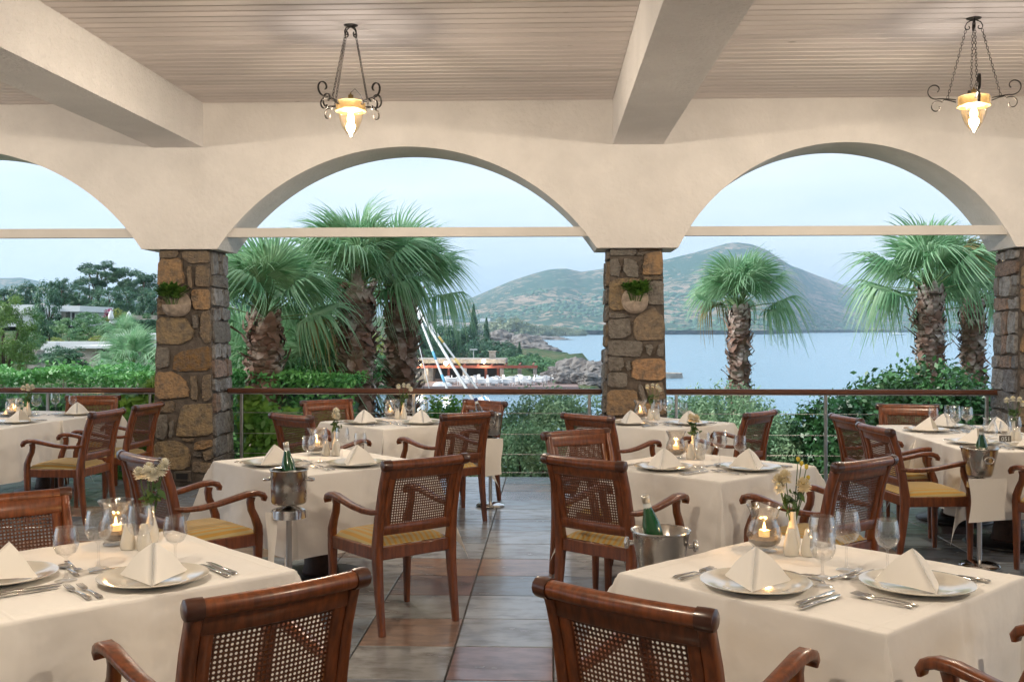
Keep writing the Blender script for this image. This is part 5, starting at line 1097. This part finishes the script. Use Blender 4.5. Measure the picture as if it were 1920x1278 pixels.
def flowers(x, y, z0, spec, label, seed):
    t = thing('flower_bunch', label, 'flowers', (x, y, z0), 0, 'table flowers'); r = random.Random(seed)
    for kind, dx, dy, h in spec:
        m = MB(); m.tube([(r.uniform(-.004, .004), r.uniform(-.004, .004), .05), (dx * .3, dy * .3, .13), (dx * .75, dy * .75, h * .8), (dx, dy, h)], [.0022, .0022, .002, .0018], 5); s = m.build('stem', M['stem'], t, True)
        tilt = Euler((-dy * 5, dx * 5, r.uniform(0, 6)))
        if kind == 'bud': obj('bud', BUD, t, (dx, dy, h), tilt)
        else: b = obj('bloom', {'w': BL_W, 'c': BL_C, 'f': BL_F}[kind], t, (dx, dy, h), tilt); obj('bloom_core', CORE, b, (0, 0, .012 if kind != 'c' else .006))
    g = np.random.default_rng(seed); n = 26; P = np.stack([g.normal(0, .018, n), g.normal(0, .018, n), g.uniform(.14, .225, n)], 1); N_ = g.normal(0, 1, (n, 3)); Vv, Ff = leaf_quads(P, N_, .026, g, .38, .3); obj('leaves', np_mesh('leaves', Vv, Ff, M['stem_leaf']), t)
def centre(tx, ty, phrase, fl, seed, layout=None, hur=True):
    Lq = layout or dict(h=(-.12, .36), v=(.0, .41), s1=(-.035, .29), s2=(.03, .285))
    if hur:
        x, y = tx + Lq['h'][0], ty + Lq['h'][1]; t = thing('candle_holder', f'crackled glass candle holder with lit candle on the {phrase}', 'candle holder', (x, y, TZ), 0, 'candle holders')
        obj('glass', HUR_G, t); obj('sand', HUR_S, t); c = obj('candle', HUR_C, t); obj('flame', HUR_F, c)
        L = bpy.data.lights.new('candle_light', 'POINT'); L.energy = CANDLE_W; L.color = (1, .55, .2); L.shadow_soft_size = .004; obj('candle_light', L, t, (0, 0, .092))
    put('bud_vase', VASE, tx + Lq['v'][0], ty + Lq['v'][1], TZ, 0, f'slim white bud vase on the {phrase}', 'vase', 'bud vases')
    flowers(tx + Lq['v'][0], ty + Lq['v'][1], TZ, fl, f'flowers in the bud vase on the {phrase}', seed)
    for q, nm in (('s1', 'salt shaker, candle side,'), ('s2', 'pepper shaker, far from candle,')): put('shaker', SHAKER, tx + Lq[q][0], ty + Lq[q][1], TZ, 0, f'white china {nm} on the {phrase}', 'shaker', 'china shakers')
PH = dict(T1='cut-off front table', T2='pot-shaped wine cooler table', T3='table before the palm trunks', T4='front table with budding flowers', T5='knobbed ice bucket table', T6='table at the middle pillar foot', T7='hedge-side long table', T8='shrub-side long table')
F_W = [('w', -.045, -.01, .275), ('w', -.015, .015, .29), ('w', .012, -.02, .270), ('w', .035, .01, .285), ('w', .045, .02, .305), ('w', -.005, -.03, .28)]
F_BUD = [('c', -.03, -.01, .275), ('c', -.05, .01, .255), ('c', .04, -.005, .245), ('f', -.055, -.02, .235), ('bud', .035, .01, .325), ('bud', .05, -.01, .315), ('bud', .025, .02, .34), ('bud', .06, .01, .27)]
F_ONE = [('w', 0, 0, .285), ('w', .01, -.015, .255), ('f', -.012, .01, .26)]
F_CAR = [('c', -.015, 0, .255), ('c', .02, -.01, .25)]
F_FLAT = [('f', -.05, 0, .30), ('f', .0, .01, .31), ('f', .045, 0, .305), ('f', .07, -.01, .275)]
for k, (n, x, y, fl) in enumerate([('T1', -1.60, 3.60, F_W), ('T2', -1.48, 6.55, F_ONE), ('T3', -1.42, 9.36, F_FLAT), ('T4', .935, 3.60, F_BUD), ('T5', .945, 6.45, F_CAR), ('T6', .965, 9.38, F_FLAT)]):
    aisle = x < 0; table(x, y, 45, PH[n], k); sx, sy = .262, -.192
    na, no = {'T1': (150, 190), 'T2': (115, 200), 'T3': (140, 215), 'T4': (135, 215), 'T5': (150, 220), 'T6': (120, 215)}[n]
    setting(x, y, x + sx, y + sy, 135, 'aisle side' if aisle else 'outer side', PH[n], nap=na)
    setting(x, y, x - sx, y + sy, 45, 'outer side' if aisle else 'aisle side', PH[n], nap=no)
    centre(x, y, PH[n], fl, 30 + k, dict(h=(-.11, .375), v=(.01, .43), s1=(-.03, .30), s2=(.035, .295)) if k < 3 else None)
T7a, T7b = (-5.12, 9.07), (-4.97, 9.96)
table(*T7a, 82, 'hedge-side long table, end nearer us', 6); table(*T7b, 82, 'hedge-side long table, end by the railing', 7)
setting(0, 0, T7a[0] + .29, T7a[1] + .05, 172, 'near half', PH['T7']); setting(0, 0, T7b[0] + .28, T7b[1] + .04, 172, 'railing half', PH['T7'], nap=120); setting(0, 0, T7b[0] - .30, T7b[1] - .04, -8, 'hedge flank', PH['T7'])
centre(T7b[0] - .12, T7b[1] - .55, PH['T7'], F_W[:4], 44)
T8a, T8b = (3.385, 7.75), (3.385, 8.745)
table(*T8a, 0, 'shrub-side long table, end nearer us', 8); table(*T8b, 0, 'shrub-side long table, end by the railing', 9)
setting(0, 0, 3.12, 7.72, 0, 'near lit-seat place', PH['T8'], nap=150); setting(0, 0, 3.12, 8.66, 0, 'second lit-seat-row place', PH['T8'], nap=160); setting(0, 0, 3.42, 9.03, -90, 'railing-end place', PH['T8']); setting(0, 0, 3.66, 8.62, 180, 'grey-pillar side place', PH['T8'], nap=40); setting(0, 0, 3.46, 7.45, 90, 'near-end place', PH['T8'], nap=180)
centre(3.50, 7.75, PH['T8'], F_FLAT, 48, dict(h=(0, 0), v=(.06, .30), s1=(.0, .22), s2=(.05, .2)), hur=False)
pj = lat([(0, .002), (.05, .002), (.058, .02), (.060, .07), (.048, .11), (.040, .14), (.050, .165), (.048, .165), (.038, .14), (.056, .07), (.054, .02), (0, .01)], 'jug_body', 'glass')
t = thing('water_jug', 'clear glass water jug on the shrub-side long table', 'jug', (3.40, 8.10, TZ)); obj('jug_body', pj, t); MB().tube([(.045, 0, .14), (.085, 0, .13), (.09, 0, .09), (.058, 0, .06)], .005, 8).build('handle', M['glass'], t, True)
tn = thing('table_number', 'small dark table number plate on the shrub-side long table', 'sign', (3.415, 7.86, TZ)); MB().box((0, 0, .024), (.085, .018, .048), ch=.002).build('plate', M['plastic'], tn)
fc = bpy.data.curves.new('number', 'FONT'); fc.body = '051'; fc.size = .045; fc.align_x = 'CENTER'; fc.extrude = .0006; fc.materials.append(M['paper']); _fo = bpy.data.objects.new('number_text', fc); COL.objects.link(_fo); bpy.context.view_layer.update(); _nm = bpy.data.meshes.new_from_object(_fo.evaluated_get(bpy.context.evaluated_depsgraph_get())); bpy.data.objects.remove(_fo); obj('number', _nm, tn, (0, -.0102, .009), (math.pi / 2, 0, 0))

# ------------------------------------------------------------------ wine coolers
STAND_P = MB().lathe([(.016, .02), (.016, .60), (0, .60)], 14).mesh('pole', M['steel'], True, 60)
STAND_B = MB().lathe([(0, 0), (.125, 0), (.13, .010), (.12, .022), (.06, .034), (.018, .045), (0, .045)], 28).mesh('foot', M['chrome'], True, 60)
def bottle(x, y, z, tilt, rz, label, mat='green_glass', cap='cap_silver'):
    t = thing('bottle', label, 'bottle', (x, y, z), 0, 'bottles', rot=(tilt, 0, rz))
    MB().lathe([(0, 0), (.036, .002), (.038, .01), (.038, .15), (.034, .18), (.020, .225), (.0145, .25), (.0135, .285), (0, .285)], 20).build('glass', M[mat], t, True, 60)
    MB().lathe([(.0142, .262), (.0160, .264), (.0160, .288), (.0135, .292), (0, .292)], 16).build('cap', M[cap], t, True, 60)
    MB().lathe([(.0168, .238), (.0150, .250), (.0148, .262)], 16).build('neck_label', M['paper'], t, True)
    a = math.pi * 1.5; MB().lathe([(.0386, .06), (.0386, .135)], 10, None, a - .75, a + .75).build('label_sheet', M['paper'], t, True)
    m = MB(); m.lathe([(0, 0), (.013, 0)], 20, Matrix.Translation((0, -.0392, .10)) @ Matrix.Rotation(math.pi / 2, 4, 'X')); m.build('emblem', M['rope_blue'], t)
def cloth_strip(t, x, y, z0, z1, w, mat='napkin'):
    m = MB(); vs_, fs_ = [], []; N = 10
    for i in range(N + 1):
        for j in range(5): s = -1 + j / 2; k = i / N; vs_.append((x + s * w / 2 + .01 * math.sin(k * 5 + s), y - .006 * math.cos(s * 4) - .012 * k * abs(math.sin(s * 3)), lerp(z0, z1, k) + .012 * s * k))
    for i in range(N):
        for j in range(4): p = i * 5 + j; fs_.append((p, p + 1, p + 6, p + 5))
    me = bpy.data.meshes.new('towel'); me.from_pydata(vs_, [], fs_); me.materials.append(M['napkin']); me.polygons.foreach_set('use_smooth', [True] * len(me.polygons)); me.update(); return me
def cooler(x, y, zr, kind, lab_b, lab_s, towel, tow_lab=None):
    h = {'pot': .185, 'knob': .20, 'cone': .19, 'hid': .19}[kind]; r1 = {'pot': .098, 'knob': .112, 'cone': .118, 'hid': .1}[kind]; r0 = {'pot': .095, 'knob': .082, 'cone': .080, 'hid': .085}[kind]
    zb = zr - h; s = thing('bucket_stand', lab_s, 'stand', (x, y, .006), 0, 'wine cooler stands')
    p = obj('pole', STAND_P, s); p.scale = (1, 1, (zb - .03) / .60); obj('foot', STAND_B, s); zz = zb - .006
    MB().lathe([(r0 * .9, zz - .075), (r0 * 1.02, zz - .075), (r0 * 1.02, zz - .035), (r0 * .9, zz - .035)], 24).build('ring', M['chrome'], s, True, 60)
    MB().lathe([(0, zz - .040), (r0 * .95, zz - .040), (r0 * .95, zz - .030), (.02, zz - .008), (0, zz - .008)], 20).build('saucer', M['chrome'], s, True, 60)
    b = thing('wine_bucket', lab_b, 'bucket', (x, y, zb), 0, 'wine coolers')
    pr = [(0, 0), (r0 * .9, 0), (r0, .012), (lerp(r0, r1, .5), h * .5), (r1, h - .008), (r1 + .006, h - .003), (r1 + .005, h + .002), (r1 - .003, h - .002), (lerp(r0, r1, .5) - .004, h * .5), (r0 - .006, .02), (0, .015)]
    MB().lathe(pr, 36).build('body', M['bucket'], b, True, 60)
    MB().lathe([(0, h * .80), (r1 * .95, h * .80)], 24).build('iced_water', M['green_glass'] if kind == 'knob' else M['glass'], b)
    for sg in (-1, 1):
        m = MB()
        if kind == 'knob': m.lathe([(0, 0), (.010, 0), (.010, .016), (.022, .020), (.024, .028), (.018, .036), (0, .038)], 16, Matrix.Translation((sg * (r1 - .008), -.03 * sg, h * .72)) @ Matrix.Rotation(sg * math.pi / 2, 4, 'Y'))
        elif kind == 'pot': m.tube([(sg * (r1 - .002), -.03, h * .72), (sg * (r1 + .032), -.022, h * .70), (sg * (r1 + .036), .0, h * .69), (sg * (r1 + .032), .022, h * .70), (sg * (r1 - .002), .03, h * .72)], .007, 8)
        else: m.tube([(sg * .03 + .02, -r1 + .004 - 0, h * .72) if False else (.015 + .03 * math.cos(q), -(r1 * .93) - .012, h * .62 + .022 * math.sin(q) * sg) for q in [math.pi * i / 8 for i in range(9)]], .005, 8)
        m.build('handle', M['chrome'], b, True, 60)
    if towel:
        tw = obj('towel', cloth_strip(None, 0, 0, towel[2], towel[3], towel[4]), None, (x + towel[0], y + towel[1], 0)); tag(tw, tow_lab, 'towel', 'service towels')
cooler(-1.415, 5.50, .845, 'pot', 'pot-shaped steel wine cooler with side loop handles', 'steel stand under the pot-shaped wine cooler', (-.085, -.05, .62, .20, .05), 'narrow white service towel hanging from the pot cooler stand')
cooler(.43, 4.04, .815, 'knob', 'steel ice bucket with round knobs beside the aisle armchair', 'steel stand under the knobbed ice bucket', None)
cooler(2.88, 7.02, .805, 'cone', 'flared steel ice bucket at the shrub-side long table', 'thick steel stand under the flared ice bucket', (0, -.135, .615, .335, .235), 'wide white towel folded over the flared ice bucket stand')
cooler(-.545, 9.24, .84, 'hid', 'steel bucket holding the clear water bottle', 'steel stand with round chrome foot at the aisle', (.03, -.12, .63, .30, .16), 'white towel hanging beside the aisle under the clear bottle')
bottle(-1.40, 5.50, .70, -.18, .9, 'green bottle leaning in the pot-shaped wine cooler')
bottle(.425, 4.02, .675, .24, -1.1, 'large green bottle leaning in the knobbed ice bucket')
bottle(2.895, 7.02, .655, .12, -.4, 'green bottle with round emblem in the flared ice bucket')
bottle(-.60, 9.24, .70, -.30, 1.3, 'clear water bottle with blue cap before the bushes', 'clear_bottle', 'cap_blue')

# ------------------------------------------------------------------ wall planters
def leaf_rosette(name, n, L, W, seed, mat, el0=20, el1=85):
    r = random.Random(seed); m = MB()
    for k in range(n):
        a = k * 2.4 + r.uniform(-.3, .3); e = R(lerp(el1, el0, k / n) + r.uniform(-12, 12)); l = L * r.uniform(.7, 1.15); w = W * r.uniform(.8, 1.2); c, s = math.cos(a), math.sin(a)
        def Q(t, sd): q = l * t; h = q * math.cos(e * (1 - .25 * t)); z = q * math.sin(e * (1 - .4 * t)); return (h * c - sd * s, h * s + sd * c, z - .25 * abs(sd))
        m.add([Q(.1, -w * .2), Q(.1, w * .2), Q(.5, w), Q(.5, -w), Q(.8, w * .7), Q(.8, -w * .7), Q(1, 0), Q(.5, 0)], [(0, 1, 2, 7), (0, 7, 3), (7, 2, 4), (3, 7, 5), (7, 4, 6), (7, 6, 5)])
    me = bpy.data.meshes.new(name); me.from_pydata(m.v, [], m.f); me.materials.append(M[mat]); me.update(); return me
def plant(x, y, z, label, sc, seed):
    t = thing('pot_plant', label, 'plant', (x, y, z), 0, 'planter plants'); r = random.Random(seed)
    for k in range(10):
        ox, oy, h = r.uniform(-.10, .10) * sc, r.uniform(-.04, .02), r.uniform(.02, .11) * sc
        MB().tube([(ox * .4, oy * .4, -.06), (ox, oy, h)], .004, 5).build('stem', M['stem'], t); obj('leaf_cluster', leaf_rosette('leaf_cluster', 22, .115 * sc, .021 * sc, seed + k, 'potleaf'), t, (ox, oy, h))
s1, z1 = px_front(-3.735, PIL_Y, 334, 575); yf = PIL_Y - half(z1) - .032
t = thing('wall_planter', 'half-bowl stone planter fixed on the vine pillar', 'planter', (-3.735 + s1, yf, z1))
MB().lathe([(.02, -.105), (.09, -.09), (.135, -.04), (.145, .02), (.128, .02), (.11, -.03), (.0, -.05)], 20, None, math.pi, 2 * math.pi).build('bowl', M['terracotta'], t, True, 60)
MB().lathe([(0, 0), (.12, 0), (.125, .014), (0, .014)], 24, Matrix.Translation((.025, 0, .03)) @ Matrix.Rotation(math.pi / 2, 4, 'X')).build('back_disc', M['terracotta'], t, True, 60)
plant(-3.735 + s1 - .02, yf - .05, z1 + .05, 'bushy green plant in the half-bowl planter', 1.1, 3)
s2, z2 = px_front(.857, PIL_Y, 1190, 563); yf = PIL_Y - half(z2) - .030
t = thing('wall_planter', 'round terracotta disc planter on the middle stone pillar', 'planter', (.857 + s2, yf, z2))
MB().lathe([(0, 0), (.128, 0), (.135, .012), (.125, .022), (0, .022)], 32, Matrix.Translation((0, .004, 0)) @ Matrix.Rotation(math.pi / 2, 4, 'X')).build('disc', M['terracotta'], t, True, 60)
m = MB(); vs_, fs_ = [], []
for i in range(11):
    for j in range(7): a = math.pi + math.pi * i / 10; k = j / 6; vs_.append((.128 * math.cos(a) * math.cos(k * 1.5), -.02 - .075 * math.sin(k * 1.57) * (1 if 1 else 0) * abs(math.sin(a)) ** .3, .128 * math.sin(a) * math.cos(k * 1.5) - .0))
for i in range(10):
    for j in range(6): p = i * 7 + j; fs_.append((p, p + 1, p + 8, p + 7))
m.add(vs_, fs_); m.build('pocket', M['terracotta'], t, True)
plant(.857 + s2, yf - .05, z2 + .02, 'dark green leafy plant in the round disc planter', .95, 17)

# ------------------------------------------------------------------ wrought-iron pendant lanterns
def spiral(cx, cz, r0, r1, a0, a1, n=16): return [(cx + lerp(r0, r1, i / n) * math.cos(lerp(a0, a1, i / n)), cz + lerp(r0, r1, i / n) * math.sin(lerp(a0, a1, i / n))) for i in range(n + 1)]
link = MB()
_lk = [(.0075 * math.cos(q), 0, .013 * math.sin(q)) for q in [2 * math.pi * i / 10 for i in range(11)]]; link.tube(_lk, .0021, 5, cap=False)
BAND = MB().lathe([(.098, -.032), (.108, -.032), (.108, .03), (.100, .034), (.03, .036), (0, .036)], 28).mesh('band', M['lid'], True, 50)
FLANGE = MB().lathe([(.097, -.040), (.114, -.042), (.116, -.034), (.100, -.030)], 28).mesh('flange', M['lid'], True, 50)
SOCKET = MB().lathe([(.0, .037), (.020, .037), (.020, .080), (.006, .082), (.005, .098), (0, .098)], 14).mesh('socket', M['brass'], True, 50)
LGLASS = MB().lathe([(.090, -.040), (.088, -.070), (.080, -.115), (.060, -.165), (.034, -.202), (.012, -.218), (.006, -.228), (0, -.230)], 28).mesh('glass_shade', M['lampglass'], True)
BULB = MB().lathe([(0, -.135), (.016, -.130), (.026, -.110), (.027, -.088), (.018, -.062), (.014, -.036), (0, -.03)], 16).mesh('bulb', M['bulb'], True)
PLT = MB().lathe([(0, -.012), (.03, -.012), (.052, -.004), (.054, 0), (0, 0)], 20).mesh('ceiling_plate', M['iron'], True, 50)
def arm_mesh():
    m = MB(); up = [(.106, .012), (.15, .020), (.185, .024)] + spiral(.232, .082, .060, .016, -math.pi * .62, math.pi * 1.25, 20); dn = [(.106, -.004), (.15, .012), (.18, .018)] + spiral(.222, -.030, .046, .014, math.pi * .75, -math.pi * 1.1, 18)
    for p in (up, dn): m.sweep([(x, 0, z) for x, z in p], (0, 1, 0), [.016] + [.015] * (len(p) - 1), [.0055] * len(p), .4)
    return m.mesh('scroll_arm', M['iron'], True, 50)
ARM = arm_mesh()
def hook_mesh():
    m = MB(); p = [(.0, -.014), (.022, -.018), (.045, -.030), (.058, -.055)] + spiral(.040, -.066, .020, .009, .3, -math.pi * 1.35, 10); m.sweep([(x, 0, z) for x, z in p], (0, 1, 0), .010, .006, .4); return m.mesh('hook', M['iron'], True, 50)
HOOK = hook_mesh()
def chain_mesh(a, b):
    m = MB(); a, b = Vector(a), Vector(b); L = (b - a).length; n = int(L / .0215); d = (b - a).normalized(); q0 = d.to_track_quat('Z', 'X').to_matrix().to_4x4()
    for i in range(n): T = Matrix.Translation(a.lerp(b, (i + .5) / n)) @ q0 @ Matrix.Rotation(math.pi / 2 * (i % 2), 4, 'Z'); m.add([T @ Vector(v) for v in link.v], link.f)
    return m.mesh('chain', M['iron'], True)
DROP = .60
CHAIN = chain_mesh((.055, 0, DROP - .085), (.178, 0, .026))
def lantern(x, y, rz, label, power=1.0):
    zc = CEILZ + .002 + cslope(y); t = thing('pendant_lantern', label, 'lamp', (x, y, zc - DROP), rz, 'wrought-iron pendant lanterns')
    obj('ceiling_plate', PLT, t, (0, 0, DROP)); obj('band', BAND, t); obj('flange', FLANGE, t); obj('socket', SOCKET, t); obj('glass_shade', LGLASS, t); obj('bulb', BULB, t)
    for k in range(4):
        a = math.pi / 4 + k * math.pi / 2; obj('scroll_arm', ARM, t, (0, 0, 0), (0, 0, a), (1.12, 1.12, 1.12)); obj('hook', HOOK, t, (0, 0, DROP), (0, 0, a)); obj('chain', CHAIN, t, (0, 0, 0), (0, 0, a))
    m = MB(); m.tube([(0, 0, .098), (.03, .01, .13), (.07, .03, .09), (.10, .06, .03)], .0022, 6); m.build('wire', M['black'], t, True)
    L = bpy.data.lights.new('lantern_light', 'POINT'); L.energy = LAMP_W * power; L.color = LAMP_COL; L.shadow_soft_size = .060; obj('lantern_light', L, t, (0, 0, -.100))
lantern(-1.487, 7.58, R(8), 'lit iron pendant lantern hanging before the middle arch')
lantern(3.07, 7.58, R(30), 'lit iron pendant lantern hanging before the sea-view arch')
lantern(-6.0, 7.5, R(15), 'lit iron pendant lantern of the hedge-side bay')
lantern(7.5, 7.4, R(12), 'lit iron pendant lantern of the bay past the grey pillar')
lantern(-1.455, 1.9, R(20), 'lit iron pendant lantern of the rear row above the cut-off table', 1.35)
lantern(3.07, 1.9, R(3), 'lit iron pendant lantern of the rear row above the flower table', 1.35)
# ------------------------------------------------------------------ haze
hz = MB(); hz.box((0, 4900, 132), (14000, 10200, 284))
hm = bpy.data.materials.new('haze_air'); hm.use_nodes = True; hn = hm.node_tree.nodes; hn.clear(); ho = hn.new('ShaderNodeOutputMaterial'); hv = hn.new('ShaderNodeVolumePrincipled')
hv.inputs['Color'].default_value = (0.56, 0.79, 1.0, 1); hv.inputs['Density'].default_value = HAZE; hv.inputs['Anisotropy'].default_value = 0.2; hm.node_tree.links.new(hv.outputs[0], ho.inputs['Volume'])
if HAZE > 0: h_ = hz.build('haze', hm); h_['kind'] = 'stuff'
